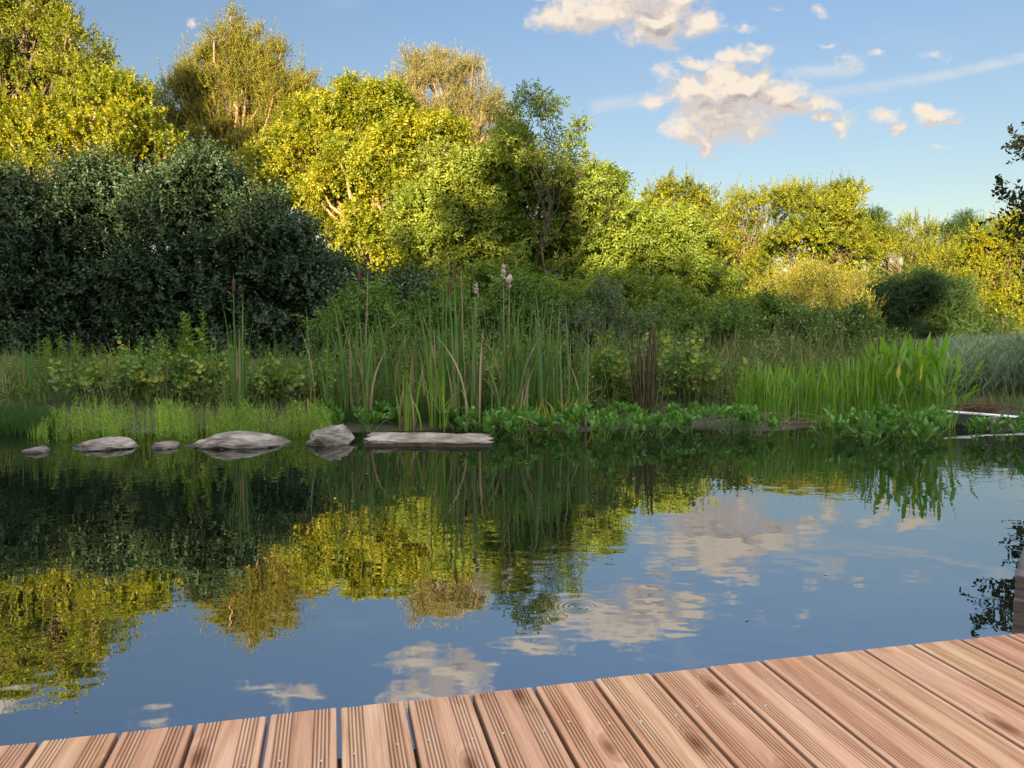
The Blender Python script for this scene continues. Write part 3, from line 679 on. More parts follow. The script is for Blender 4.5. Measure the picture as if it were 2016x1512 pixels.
# old weathered planter box at the right edge of the deck
def oldwood():
    m, nt, out = newmat('weathered_grey_wood'); L = nt.links.new
    tc = N(nt, 'ShaderNodeTexCoord'); mp = N(nt, 'ShaderNodeMapping'); mp.inputs['Scale'].default_value = (3, 3, 45); L(tc.outputs['Object'], mp.inputs[0])
    nz = N(nt, 'ShaderNodeTexNoise', i_Scale=2.0, i_Detail=6.0); L(mp.outputs[0], nz.inputs['Vector'])
    c = ramp(nt, nz.outputs['Fac'], [(.3, (.06, .055, .055)), (.55, (.16, .145, .14)), (.75, (.27, .25, .24))])
    b = N(nt, 'ShaderNodeBsdfPrincipled'); b.inputs['Roughness'].default_value = .8; L(c, b.inputs['Base Color'])
    bp = N(nt, 'ShaderNodeBump'); bp.inputs['Strength'].default_value = .5; bp.inputs['Distance'].default_value = .004
    L(nz.outputs['Fac'], bp.inputs['Height']); L(bp.outputs[0], b.inputs['Normal']); L(b.outputs[0], out.inputs[0]); return m
M['oldwood'] = oldwood()
dbox = gdist(1249, .2) + .03; p0 = at(1992, 1243, dbox)
box = empty('planter_box', (p0[0], p0[1], p0[2]), 'old grey grooved wooden planter box at the right end of the deck', 'planter')
box.rotation_euler = (0, 0, R(-37))
hgt = at(1992, 1133, dbox)[2] - p0[2]
wall = Buf()
zp = [0.0]; rows = []
nb = 26
for k in range(nb + 1):
    z = -.1 + (hgt + .1) * k / nb
    rows.append((z, .004 if (k % 9) in (2, 4, 6) else 0))
rows[0] = (rows[0][0], 0); rows[-1] = (rows[-1][0], 0)
V, f = [], []
for z, ins in rows:
    V += [(ins, ins, z), (.9, ins, z), (.9, .5 - ins, z), (ins, .5 - ins, z)]
for k in range(nb):
    for j in range(4):
        f.append([4 * k + j, 4 * k + (j + 1) % 4, 4 * k + 4 + (j + 1) % 4, 4 * k + 4 + j])
o = len(V); zt = rows[-1][0]
V += [(.03, .03, zt), (.87, .03, zt), (.87, .47, zt), (.03, .47, zt), (.03, .03, zt - .06), (.87, .03, zt - .06), (.87, .47, zt - .06), (.03, .47, zt - .06)]
for j in range(4):
    f.append([o - 4 + j, o - 4 + (j + 1) % 4, o + (j + 1) % 4, o + j]); f.append([o + j, o + (j + 1) % 4, o + 4 + (j + 1) % 4, o + 4 + j])
f.append([o + 4, o + 5, o + 6, o + 7])
wall.add(V, f); wall.build('side_boards', M['oldwood'], box, origin=(0, 0, 0))
M['rust'] = barkmat('rust_red_bark_mulch', (.07, .03, .016), (.19, .09, .05), 60)
sx_ = Buf(); gxx, gyy = np.meshgrid(np.linspace(.032, .868, 30), np.linspace(.032, .468, 16)); gzz = zt - .02 + .03 * rng.random(gxx.shape)
ii = np.arange(gxx.size).reshape(gxx.shape)
sx_.add(np.stack([gxx, gyy, gzz], -1).reshape(-1, 3), np.stack([ii[:-1, :-1], ii[:-1, 1:], ii[1:, 1:], ii[1:, :-1]], -1).reshape(-1, 4))
sx_.build('mulch', M['rust'], box, origin=(0, 0, 0))

# ------------------------------------------------------------------ rocks on the far shore
def rockmat(name, c1, c2, c3, face=0):
    m, nt, out = newmat(name); L = nt.links.new
    tc = N(nt, 'ShaderNodeTexCoord')
    nz = N(nt, 'ShaderNodeTexNoise', i_Scale=7.0, i_Detail=8.0, i_Roughness=.65); L(tc.outputs['Object'], nz.inputs['Vector'])
    mp = N(nt, 'ShaderNodeMapping'); mp.inputs['Scale'].default_value = (2, 2, 26); mp.inputs['Rotation'].default_value = (.1, .12, 0); L(tc.outputs['Object'], mp.inputs[0])
    n2 = N(nt, 'ShaderNodeTexNoise', i_Scale=1.5, i_Detail=6.0); L(mp.outputs[0], n2.inputs['Vector'])
    ad = N(nt, 'ShaderNodeMath', operation='MULTIPLY_ADD'); L(n2.outputs['Fac'], ad.inputs[0]); ad.inputs[1].default_value = .5
    hf = N(nt, 'ShaderNodeMath', operation='MULTIPLY'); L(nz.outputs['Fac'], hf.inputs[0]); hf.inputs[1].default_value = .55; L(hf.outputs[0], ad.inputs[2])
    c = ramp(nt, ad.outputs[0], [(.38, c1), (.52, c2), (.66, c3)])
    # damp dark band where the stone meets the water
    g = N(nt, 'ShaderNodeNewGeometry'); sx = N(nt, 'ShaderNodeSeparateXYZ'); L(g.outputs['Position'], sx.inputs[0])
    wet = N(nt, 'ShaderNodeMapRange'); L(sx.outputs[2], wet.inputs[0]); wet.inputs[1].default_value = .008; wet.inputs[2].default_value = .035; wet.inputs[3].default_value = .35; wet.inputs[4].default_value = 1
    mw = N(nt, 'ShaderNodeVectorMath', operation='SCALE'); L(c, mw.inputs[0]); L(wet.outputs[0], mw.inputs['Scale'])
    if face:
        oz = N(nt, 'ShaderNodeSeparateXYZ'); L(tc.outputs['Object'], oz.inputs[0])
        fz = N(nt, 'ShaderNodeMath', operation='MULTIPLY_ADD'); L(nz.outputs['Fac'], fz.inputs[0]); fz.inputs[1].default_value = .03; L(oz.outputs[2], fz.inputs[2])
        fm = N(nt, 'ShaderNodeMapRange'); L(fz.outputs[0], fm.inputs[0]); fm.inputs[1].default_value = face; fm.inputs[2].default_value = face + .012; fm.inputs[3].default_value = 0; fm.inputs[4].default_value = 1
        fx = N(nt, 'ShaderNodeMix', data_type='RGBA'); L(fm.outputs[0], fx.inputs[0]); fx.inputs[6].default_value = (.055, .045, .03, 1); L(mw.outputs[0], fx.inputs[7])
        mw = N(nt, 'ShaderNodeVectorMath', operation='SCALE'); L(fx.outputs[2], mw.inputs[0]); mw.inputs['Scale'].default_value = 1
    b = N(nt, 'ShaderNodeBsdfPrincipled'); b.inputs['Roughness'].default_value = .85; L(mw.outputs[0], b.inputs['Base Color'])
    bp = N(nt, 'ShaderNodeBump'); bp.inputs['Strength'].default_value = 1.0; bp.inputs['Distance'].default_value = .03
    L(ad.outputs[0], bp.inputs['Height']); L(bp.outputs[0], b.inputs['Normal']); L(b.outputs[0], out.inputs[0]); return m
M['rock'] = rockmat('banded_grey_rock', (.05, .042, .036), (.19, .17, .15), (.38, .355, .33))
M['slab'] = rockmat('flaking_pale_slab', (.10, .085, .065), (.25, .225, .19), (.46, .44, .41), .040)

import bmesh
from mathutils import noise as mnoise
def rock(name, label, x0, x1, ytop, ybot, mat, depth=.5, peak=.5, flat=.0, seed=0, group='stones along the far shore', cat='rock', tex=.09):
    D = gdist(ybot) + depth * .5
    a, b = at(x0, ybot, D), at(x1, ybot, D)
    w = b[0] - a[0]; h = at(x0, ytop, D)[2]
    bm = bmesh.new(); bmesh.ops.create_icosphere(bm, subdivisions=5, radius=1)
    rr_ = random.Random(seed + 50); planes = []
    for k in range(16):
        nv_ = Vector((rr_.gauss(0, 1), rr_.gauss(0, 1), rr_.gauss(.35, .9))).normalized(); planes.append((nv_, rr_.uniform(.70, .92)))
    for v in bm.verts:
        p = v.co.copy()
        for nv_, dd_ in planes:
            e_ = p.dot(nv_) - dd_
            if e_ > 0: p -= nv_ * e_
        q = Vector((math.copysign(abs(p.x) ** .8, p.x), math.copysign(abs(p.y) ** .8, p.y), 0))
        xn = (q.x * .5 + .5)
        # height profile
        hp = (xn / peak if xn < peak else (1 - xn) / (1 - peak)); hp = max(hp, 0) ** .6
        hp = hp * (1 - flat) + flat
        zz = p.z
        if zz > 0: zz = min(zz * 1.6, 1) * hp
        nn = mnoise.fractal(Vector((p.x * 1.6 + seed * 7.3, p.y * 1.6, p.z * 2.2)), .9, 2.1, 5)
        n3 = mnoise.cell_vector(Vector((p.x * 2.2 + seed, p.y * 2.2, p.z * 2.5)))
        v.co = Vector((q.x * w / 2 * (1 + nn * .07), q.y * depth / 2 * (1 + nn * .15), (zz if zz > 0 else zz * .8) * h + nn * tex * h + (n3.x - .5) * .05 * h))
    bm.normal_update()
    me = bpy.data.meshes.new(name); bm.to_mesh(me); bm.free(); me.materials.append(mat)
    o = bpy.data.objects.new(name, me); COL.objects.link(o); o.location = ((a[0] + b[0]) / 2, D, 0)
    return tag(o, label, cat, group)
rock('rock', 'small smooth grey pebble-like stone leftmost in the shallow water', 46, 96, 879, 893, M['rock'], .16, .7, .2, 1)
rock('rock', 'flat-topped pale grey rock second from the left in the water', 146, 272, 864, 888, M['rock'], .45, .75, .6, 2)
rock('rock', 'small brown lumpy rock between the flat-topped rock and the long low one', 296, 356, 870, 885, M['rock'], .22, .4, .5, 3, tex=.2)
rock('rock', 'long low pointed rock in front of the single cattail clump', 370, 572, 851, 884, M['rock'], .55, .45, .12, 4)
rock('rock', 'chunky humped grey rock left of the long pale slab', 598, 700, 840, 879, M['rock'], .45, .68, .25, 5, tex=.12)

M['mud'] = rockmat('silty_mud_crust', (.04, .035, .025), (.12, .10, .08), (.26, .23, .19))
def slab(label, x0, x1, ytop, ybot, dpth, th=None, mat='slab', name='stone_slab'):
    D = gdist(ybot)
    a, b = at(x0, ybot, D), at(x1, ybot, D); w = b[0] - a[0]; h = th if th else at(x0, ytop + 4, D)[2]
    nx, ny = 90, 22
    V, f = [], []
    def hz(u, v): return mnoise.fractal(Vector((u * w * 3 + x0, v * 2, 0)), .9, 2, 5) * .012
    def edge(u): return mnoise.fractal(Vector((u * w * 4 + x0, 7, 0)), .9, 2, 4) * .035
    for j in range(ny + 1):
        for i in range(nx + 1):
            u, v = i / nx, j / ny
            V.append((u * w + (mnoise.noise(Vector((v * 5, x0, 3))) * .08 * abs(2 * u - 1)), v * dpth + edge(u) * (1 - v) + .006 * random.random(), h * (1 - .3 * u) + hz(u, v) + v * .02))
    o = len(V)
    for j in (0, 1, 2):
        for i in range(nx + 1):
            u = i / nx
            e = edge(u) + (.012, .004, .02)[j] + .012 * mnoise.noise(Vector((u * w * 14, j * 3, x0)))
            V.append((u * w, e, (h * (.8 - .3 * u), h * .35, -.15)[j]))
    for j in range(ny):
        for i in range(nx):
            q = j * (nx + 1) + i; f.append([q, q + 1, q + nx + 2, q + nx + 1])
    prev = 0
    for j in range(3):
        cur = o + j * (nx + 1)
        for i in range(nx): f.append([prev + i, cur + i, cur + i + 1, prev + i + 1])
        prev = cur
    # ends
    V += [(0, dpth, -.15), (w, dpth, -.15)]; e0, e1 = len(V) - 2, len(V) - 1
    f += [[0, ny * (nx + 1), e0, prev], [nx, prev + nx, e1, ny * (nx + 1) + nx]]
    bf = Buf(); bf.add(V, f)
    ob = bf.build(name, M[mat]); ob.location = (a[0], D, 0); return tag(ob, label, 'stone', 'stones along the far shore')
slab('long pale flaking slab lying at the water edge below the young cattails', 716, 966, 855, 880, .42, .048)

# ------------------------------------------------------------------ cattails
GC = 'cattails along the far shore'
def head_mesh(p0, p1, r, buf, rough=0):
    n = 9; t = np.linspace(0, 1, n)
    pr = r * np.sqrt(np.clip(1 - (2 * t - 1) ** 6, .03, 1))
    pts = p0 + (p1 - p0) * t[:, None]
    if rough:
        t = np.linspace(0, 1, 14); n = 14
        pts = p0 + (p1 - p0) * t[:, None] + rng.normal(0, r * .35, (14, 3))
        pr = r * np.sqrt(np.clip(1 - (2 * t - 1) ** 4, .05, 1)) * rng.uniform(.6, 1.35, 14)
    tube(buf, pts, pr, 9)
def cattail(label, x, D, ytop, nl, spread=30, heads=(), dry=0, mat='cattail', lean=.10, w=.020):
    base = at(x, 700, D); base[2] = max(gz(base[0], D), -.1)
    root = empty('cattail', base, label, 'cattail', GC)
    k = D / FPX; Hmax = at(x, ytop, D)[2] - base[2]
    nl = int(nl * 1.1)
    P = base + np.stack([rng.normal(0, spread * k * .55, nl), rng.normal(0, .10, nl), np.zeros(nl)], 1)
    H = Hmax * rng.uniform(.62, 1.0, nl) ** 1.0
    ln = rng.normal(0, lean, (nl, 2))
    ln[rng.random(nl) < .14] *= 4.0
    b = Buf(); blades(b, P, H, ln, w * rng.uniform(.7, 1.2, nl), curve=.25, seg=7)
    # secondary short leaves filling the foot
    m = nl // 2; P2 = base + np.stack([rng.normal(0, spread * k * .6, m), rng.normal(0, .1, m), np.zeros(m)], 1)
    blades(b, P2, Hmax * rng.uniform(.25, .6, m), rng.normal(0, .22, (m, 2)), w * .9, curve=.3, seg=5)
    b.build('leaves', M[mat], root)
    if dry:
        b2 = Buf(); P3 = base + np.stack([rng.normal(0, spread * k * .6, dry), rng.normal(0, .08, dry), np.zeros(dry)], 1)
        blades(b2, P3, Hmax * rng.uniform(.25, .75, dry), rng.normal(0, .16, (dry, 2)), w * 1.2, curve=.4, seg=6)
        b2.build('dry_leaves', M['dry'], root)
    for (hx, y0, y1, kind) in heads:
        top = at(hx, y0, D); bot = at(hx, y1, D)
        foot = base + np.array([(hx - x) * k * .6, 0, 0])
        s = Buf(); col = 'dry' if kind != 'brown' else 'cattail'
        pts = np.array([foot, foot * .5 + bot * .5 + rng.normal(0, .01, 3), bot, top + np.array([0, 0, .05])])
        tube(s, pts, [.008, .0065, .004, .0018], 6)
        st = s.build('stem', M[col], root)
        hm = Buf()
        if kind == 'brown': head_mesh(bot, top, .0145, hm); hm.build('seed_head', M['brownhead'], st, origin=root.location)
        elif kind == 'fluff': head_mesh(bot, top, .027, hm, 1); hm.build('seed_head', M['fluff'], st, origin=root.location)
    return root
cattail('single tall cattail clump behind the long low pointed rock, with one brown head', 464, 7.75, 560, 15, 11, [(460, 548, 578, 'brown')], 3, lean=.055, w=.018)
cattail('tall cattail clump with dry leaves behind the humped rock', 672, 8.0, 555, 22, 40, [(707, 530, 556, 'brown')], 8, lean=.08)
cattail('cattail made of one thin tan stalk right of the brown-headed clump', 722, 8.0, 590, 6, 14, [(724, 545, 560, 'none')], 9, lean=.05)
cattail('short bright green young cattail standing on the left part of the pale slab', 798, 7.6, 700, 14, 16, (), 10, 'youngcat', .10, .02)
cattail('young cattail with a bent tan leaf over the middle of the pale slab', 864, 7.65, 660, 14, 22, (), 6, 'youngcat', .12, .018)
cattail('sparse cattail clump standing back between the tan stalk and the young clump', 760, 8.6, 575, 14, 50, (), 4)
cattail('sparse back cattail clump behind the bent young clump', 832, 8.6, 570, 14, 45, (), 4)
cattail('cattail clump with two slim dark brown heads left of centre', 888, 7.9, 515, 20, 32, [(895, 515, 556, 'brown'), (885, 552, 580, 'brown')], 8, lean=.07)
cattail('cattail with small ragged pale head lower than the fluffy pair', 938, 7.8, 545, 14, 26, [(936, 558, 582, 'fluff'), (908, 530, 545, 'none')], 8, lean=.07)
cattail('tallest cattail clump with two shedding fluffy heads', 995, 7.8, 520, 26, 40, [(991, 519, 553, 'fluff'), (1003, 543, 566, 'fluff')], 9, lean=.06)
cattail('dense headless cattail clump just right of the fluffy heads', 1045, 7.9, 530, 20, 34, (), 6, lean=.08)
cattail('headless cattail clump with reddish tips right of centre', 1088, 8.0, 545, 15, 30, (), 5, lean=.08)
cattail('rightmost thin cattail clump beside the yellowing iris blades', 1150, 7.8, 640, 9, 22, [(1158, 655, 690, 'none')], 4)
for lab, xx, yt in (('cut dry cane standing alone left of the humped rock', 605, 785), ('short cut dry cane between the two left clumps', 636, 800)):
    D = 7.55; p = at(xx, yt, D); b = Buf(); g0 = np.array([p[0] + .03, D, -.1]); tube(b, [g0, (g0 + p) / 2, p], [.009, .008, .007], 6)
    tag(b.build('dry_cane', M['dry'], origin=(g0[0], g0[1], 0)), lab, 'dry cane')

# iris
for lab, xx, yt, n, ml in (('large yellowing iris clump fanning out right of the cattails', 1118, 768, 22, .35), ('smaller yellowing iris clump below the headless cattails', 1062, 775, 14, .28),
                       ('green-yellow iris tuft left of the fluffy-headed cattail foot', 1012, 770, 12, .2), ('thin green iris tuft under the rightmost cattail', 1165, 800, 8, .3)):
    D = 7.75; base = at(xx, 700, D); base[2] = gz(base[0], D)
    root = empty('iris', base, lab, 'iris', 'iris clumps at the water edge')
    b = Buf(); P = base + np.stack([rng.normal(0, .06, n), rng.normal(0, .05, n), np.zeros(n)], 1)
    blades(b, P, (at(xx, yt, D)[2] - base[2]) * rng.uniform(.6, 1.05, n), rng.normal(0, ml, (n, 2)), .02, .15, 5)
    b.build('blades', M['iris'], root)

# broad-leaved water plants
bogs = [(640, 838), (668, 850), (690, 830), (725, 850), (745, 838), (762, 822), (780, 842), (897, 846), (922, 836), (946, 860), (975, 866), (962, 838), (1000, 848), (1022, 866), (1040, 838), (1064, 856),
        (1092, 846), (1128, 862), (1160, 842), (1190, 852), (1188, 870), (1222, 838), (1240, 866), (1262, 846), (1290, 862), (1318, 842), (1340, 830), (1352, 852), (1400, 846), (1445, 854), (1470, 846), (1500, 858), (1640, 862),
        (1690, 860), (1715, 878), (1730, 842), (1762, 858), (1790, 846), (1810, 870), (1838, 858), (1915, 866), (1985, 868)]
for i, (x, y) in enumerate(bogs):
    D = gdist(y); base = at(x, y, D); base[2] = max(0., gz(base[0], D)) if False else -.02
    root = empty('bogbean', base, 'low fleshy broad-leaved water plant rising from the far shallows', 'water plant', 'broad-leaved water plants along the far shore')
    n = 9 if i % 3 else 14
    P = base + np.stack([rng.normal(0, .085, n), rng.normal(0, .06, n), rng.uniform(.06, .19, n)], 1)
    b = Buf(); place(b, T['rosette'], P, rng.normal(0, .35, (n, 3)) + np.array([0, 0, 1.0]), rng.uniform(.55, .95, n)); b.build('leaves', M['broad'], root)
    s = Buf()
    for q in P: tube(s, wob(base + np.array([rng.normal(0, .03), 0, -.05]), q, 4, .1), [.006, .005, .004, .003], 5)
    s.build('stems', M['broad'], root)

# pickerelweed
tt = np.linspace(0, 1, 7); lance = np.array([.25, .75, 1, .95, .7, .4, .03])
def pickerel(label, x, D, ytop, n, spread, spikes=(), yellow=(), leafL=.16, leafW=.030, lean=.10):
    base = at(x, 700, D); base[2] = -.05
    root = empty('pickerelweed', base, label, 'pickerelweed', 'pickerelweed clumps in the right shallows')
    n = int(n * 1.8); k = D / FPX; H = (at(x, ytop, D)[2] - base[2])
    hs = H * rng.uniform(.5, 1.0, n) - leafL * .7
    P = base + np.stack([rng.uniform(-1, 1, n) * spread * k, rng.uniform(-.22, .22, n), np.zeros(n)], 1)
    ln = rng.normal(0, lean, (n, 2))
    s, l = Buf(), Buf()
    shape = np.array([1, .9, .8, .7, .6])
    blades(s, P, hs, ln, .011, .15, 4, shape=shape)
    tip = P + np.concatenate([ln * hs[:, None], (hs * (1 - .5 * (ln ** 2).sum(1)))[:, None]], 1)
    sz = rng.uniform(.6, 1.15, n)
    blades(l, tip - np.array([0, 0, .004]), leafL * sz, ln * 1.8 + rng.normal(0, .12, (n, 2)), leafW * sz, .1, 6, shape=lance)
    s.build('stems', M['pick'], root); l.build('leaves', M['pick'], root)
    for hx, y0, y1 in spikes:
        b = Buf(); p1, p0 = at(hx, y0, D), at(hx, y1, D); tube(b, [base + (0, 0, .1), (base + p0) / 2 + (0, 0, .05), p0], [.005, .004, .003], 5); st = b.build('flower_stem', M['pick'], root)
        h = Buf(); head_mesh(p0, p1, .010, h); h.build('flower_spike', M['spike'], st, origin=root.location)
    for hx, y0, y1 in yellow:
        b = Buf(); p0 = at(hx, y1, D - .25)
        blades(b, [p0], (y1 - y0) * k, np.array([[.05, .0]]), .038, .1, 6, shape=lance); b.build('yellow_leaf', M['yellowleaf'], root)
        b = Buf(); tube(b, [base + (0, -.2, .1), p0], [.005, .003], 5); b.build('yellow_leaf_stem', M['pick'], root)
pks = [('leftmost thin pickerelweed clump beside the mud tangle', 1480, 8.2, 715, 40, 26), ('narrow-leaved pickerelweed clump second from the left', 1525, 8.0, 712, 46, 26),
       ('pickerelweed clump with pale dead stems third from the left', 1572, 8.2, 712, 46, 28), ('narrow-leaved pickerelweed clump left of the middle of the bed', 1620, 8.0, 715, 46, 26),
       ('pickerelweed clump at the middle of the bed', 1668, 8.1, 705, 46, 28), ('upright pickerelweed clump just left of the tallest ones', 1712, 8.0, 690, 46, 26)]
for p in pks: pickerel(*p, leafL=.20, leafW=.019, lean=.06)
pickerel('tall pickerelweed clump with two yellow leaves and a grey flower spike', 1760, 8.0, 668, 50, 30, [(1800, 668, 690)], [(1768, 716, 746), (1812, 714, 750)], .20, .045, .11)
pickerel('tallest pickerelweed clump with two grey flower spikes and a pale yellow leaf', 1812, 8.0, 655, 50, 32, [(1826, 663, 690), (1846, 662, 686)], [(1822, 735, 768)], .22, .05, .11)
pickerel('rightmost loose pickerelweed clump leaning over the metal edging', 1855, 7.9, 690, 24, 26, (), (), .19, .048, .22)

# dead rush bundle
D = 8.3; base = at(1275, 700, D); base[2] = .0
root = empty('dead_rush', base, 'bundle of dark dead rush stalks standing upright right of centre', 'dead rushes')
b = Buf()
for i in range(64):
    x = rng.normal(0, .085); y = rng.normal(0, .06); p0 = base + (x * .7, y, 0); h = (at(1275, 640, D)[2]) * rng.uniform(.45, 1.04)
    p1 = base + (x * 1.2 + rng.normal(0, .05), y, h); tube(b, wob(p0, p1, 4, .01), [.0055, .005, .0045, .004], 5)
b.build('stalks', M['deadrush'], root)
# horsetails
D = 8.6; base = at(62, 700, D); base[2] = .05
root = empty('horsetail', base, 'green banded horsetail stalks at the left end of the bank', 'horsetail')
b = Buf(); j = Buf()
for i in range(15):
    x = rng.uniform(-.18, .18); p0 = base + (x, rng.normal(0, .08), 0); h = (at(62, 672, D)[2] - .05) * rng.uniform(.55, 1.0)
    p1 = p0 + (rng.normal(0, .02), 0, h); tube(b, [p0, p1], [.006, .0045], 6)
    for t in np.arange(.08, .98, .11): tube(j, [p0 + (p1 - p0) * t, p0 + (p1 - p0) * (t + .012)], [.0068, .0068], 6)
b.build('stalks', M['horsetail'], root); jo_ = j.build('joints', M['deadrush'], root); tag(jo_, kind='stuff')

# nettles and other tall herbs on the bank
def herb(name, label, cat, group, x, D, ytop, n, spread, temps, mat, stem=True, sc=1.0, lean=.08, flowers=0):
    base = at(x, 700, D); base[2] = gz(base[0], D)
    root = empty(name, base, label, cat, group); k = D / FPX
    H = (at(x, ytop, D)[2] - base[2])
    b, s = Buf(), Buf()
    for i in range(n):
        p0 = base + (rng.uniform(-1, 1) * spread * k, rng.uniform(-.2, .2), 0)
        h = H * rng.uniform(.65, 1.0); d = norm(np.array([[rng.normal(0, lean), rng.normal(0, lean), 1.0]]))
        place(b, temps, [p0 + d[0] * .1 * h], d, [h * .9 / sc])
        tube(s, [p0, p0 + d[0] * h * .96], [.005, .002], 4)
    b.build('leaves', M[mat], root); s.build('stems', M[mat], root)
    if flowers:
        fb = Buf(); P = base + np.stack([rng.uniform(-1, 1, flowers) * spread * k, rng.uniform(-.2, .1, flowers), H * rng.uniform(.5, 1.02, flowers)], 1)
        place(fb, [sprig(5, .01, .014, .012, 80)], P, np.tile([0, 0, 1.0], (flowers, 1)), rng.uniform(.6, 1.1, flowers)); tag(fb.build('flowers', M['flower'], root), kind='stuff')
    return root
nets = [('nettle patch with pointed tops at the left end beside the horsetails', 110, 9.3, 655, 9, 32), ('nettle clump between the horsetails and the brambles', 185, 9.4, 672, 7, 28),
        ('tall nettle clump in front of the tallest sallow bush', 335, 9.3, 640, 7, 22), ('tallest pointed nettle clump just left of the single cattail', 385, 9.2, 592, 6, 20), ('low nettle clump right under the left sallows', 20, 9.2, 690, 9, 34), ('nettle clump between the brambles and the tall pointed ones', 262, 9.5, 668, 9, 32), ('nettle clump right of the single cattail below the dark sallow', 520, 9.7, 675, 10, 40), ('scattered low nettle clump left of the tall cattails', 600, 9.9, 690, 10, 36)]
for lab, x, D, yt, n, sprd in nets: herb('nettle', lab, 'nettle', 'nettle clumps on the bank', x, D, yt, int(n * 1.7), sprd * 1.15, T['nettle'], 'nettle')
T['tall'] = [sprig(60, 1.0, .05, .012, ang=50, droop=.1, taper=.3, jit=.3) for _ in range(4)]
T['tall2'] = [sprig(34, 1.0, .07, .02, ang=45, droop=.2, taper=.3, jit=.3) for _ in range(4)]
for lab, x, D, yt, n, sprd, mk in [
    ('silvery thistle-like herb clump right of the single cattail', 560, 9.0, 640, 12, 40, 'greyherb'), ('silvery herb clump touching the left tall cattails', 622, 9.0, 655, 10, 32, 'greyherb'),
    ('silvery herb clump behind the headless cattails', 1120, 9.3, 640, 14, 50, 'greyherb'), ('grey-green herb clump left of the dead rush bundle', 1210, 9.6, 610, 12, 40, 'greyherb'),
    ('tall wispy willowherb in front of the golden bush, left part', 1490, 10.5, 620, 12, 50, 'herb'), ('tall wispy willowherb in front of the golden bush, middle', 1590, 10.5, 600, 12, 50, 'greyherb'),
    ('tall wispy willowherb in front of the golden bush, right part', 1680, 10.4, 580, 10, 42, 'herb'), ('weedy herb clump right of the dead rush bundle', 1370, 9.8, 640, 12, 50, 'herb'),
    ('weedy herb clump behind the tan cattail stalk', 700, 9.2, 690, 12, 50, 'herb'), ('weedy herb clump behind the slim brown cattail heads', 880, 9.3, 640, 12, 60, 'greyherb')]:
    herb('wild_herb', lab, 'wild herb', 'tall wild herbs on the bank', x, D, yt, n, sprd, T['tall'] if random.random() < .6 else T['tall2'], mk, flowers=40 if 'willowherb' in lab else 0)

# brambles
def bramble(label, x, y, D, rx, ry, n):
    c = at(x, y, D); base = np.array([c[0], D, gz(c[0], D)]); root = empty('bramble', base, label, 'bramble', 'brambles on the bank'); k = D / FPX
    P = c + np.stack([rng.normal(0, rx * k * .6, n), rng.normal(0, .2, n), rng.normal(0, ry * k * .5, n)], 1)
    Dd = rng.normal(0, .6, (n, 3)) + np.array([0, -.3, .6])
    b, s = Buf(), Buf(); place(b, T['bramble'], P, Dd, rng.uniform(.6, 1.2, n)); b.build('leaves', M['bramble'], root)
    for q in range(0, n, 5): tube(s, wob(base, P[q], 5, .12, .15), [.005, .004, .004, .003, .002], 4)
    s.build('canes', M['twigb'], root)
for a in [('bramble with yellow leaves above the lime water plants', 285, 742, 8.9, 55, 32, 130), ('low green bramble at the foot of the nettles', 180, 755, 8.9, 50, 22, 90),
          ('bramble with yellow leaves right of the single cattail', 530, 755, 8.8, 55, 24, 110), ('small bramble with round yellow leaves left of the tall cattails', 620, 752, 8.8, 30, 22, 60),
          ('bramble hugging the tall nettle clump', 400, 740, 8.9, 45, 30, 90), ('straggling bramble left of the dead rush bundle', 1200, 745, 8.9, 50, 50, 110), ('straggling bramble right of the dead rush bundle', 1340, 740, 8.9, 50, 45, 110),
          ('bramble tucked behind the middle cattails', 940, 740, 9.0, 60, 40, 110)]: bramble(*a)

# ------------------------------------------------------------------ stuff: lime water plants, grasses, undergrowth, reeds
def band(n, x0, x1, ya, yb):
    """points on the bank between two distances"""
    x = rng.uniform(x0, x1, n); d = rng.uniform(ya, yb, n)
    X = (x - 1008) * d / (FPX * cp); return np.stack([X, d, ground_z(X, d)], 1), x
mb = Buf(); P, px = band(700, 30, 660, 6.92, 8.0); P[:, 1] += .12 * np.sin(px * .045) * (P[:, 1] < 7.4); P[:, 2] = -.03
hh = rng.uniform(.75, 1.15, len(P)) * (.95 + .10 * np.sin(px * .043) + .07 * np.sin(px * .13 + 1)) * np.clip((px - 50) / 60, .4, 1) * rng.uniform(.7, 1.1, len(P))
place(mb, T['mare'], P, rng.normal(0, .09, (len(P), 3)) + np.array([0, 0, 1.0]), hh)
for q in range(len(P)): pass
sb2 = blades(mb, P, .3 * hh, rng.normal(0, .05, (len(P), 2)), .005, .1, 2)
tag(mb.build('waterside_plants', M['lime']), 'lime green feathery marestail growing densely behind the rocks', 'water plants', None, 'stuff')
gbf = Buf(); P, px = band(3800, -60, 110, 7.3, 8.3); P[:, 2] = -.03
blades(gbf, P, rng.uniform(.12, .26, len(P)), rng.normal(0, .18, (len(P), 2)), .005, .25, 4)
P, px = band(2600, 640, 1000, 7.7, 8.4); blades(gbf, P, rng.uniform(.08, .25, len(P)), rng.normal(0, .25, (len(P), 2)), .006, .25, 4)
tag(gbf.build('sedge_grass', M['darkgrass']), 'dark fine sedge in the shallows at the left end', 'grass', None, 'stuff')
gg = Buf(); P, px = band(5000, -120, 2150, 8.0, 9.6)
m = ~((px > 60) & (px < 660) & (P[:, 1] < 8.15)); P = P[m]
blades(gg, P, rng.uniform(.08, .30, len(P)) * (.6 + .5 * np.sin(P[:, 0] * 5.3) ** 2), rng.normal(0, .35, (len(P), 2)), .007, .3, 5)
P, px = band(1000, 1180, 1760, 8.6, 10.5); blades(gg, P, rng.uniform(.3, .75, len(P)), rng.normal(0, .25, (len(P), 2)), .006, .3, 6)
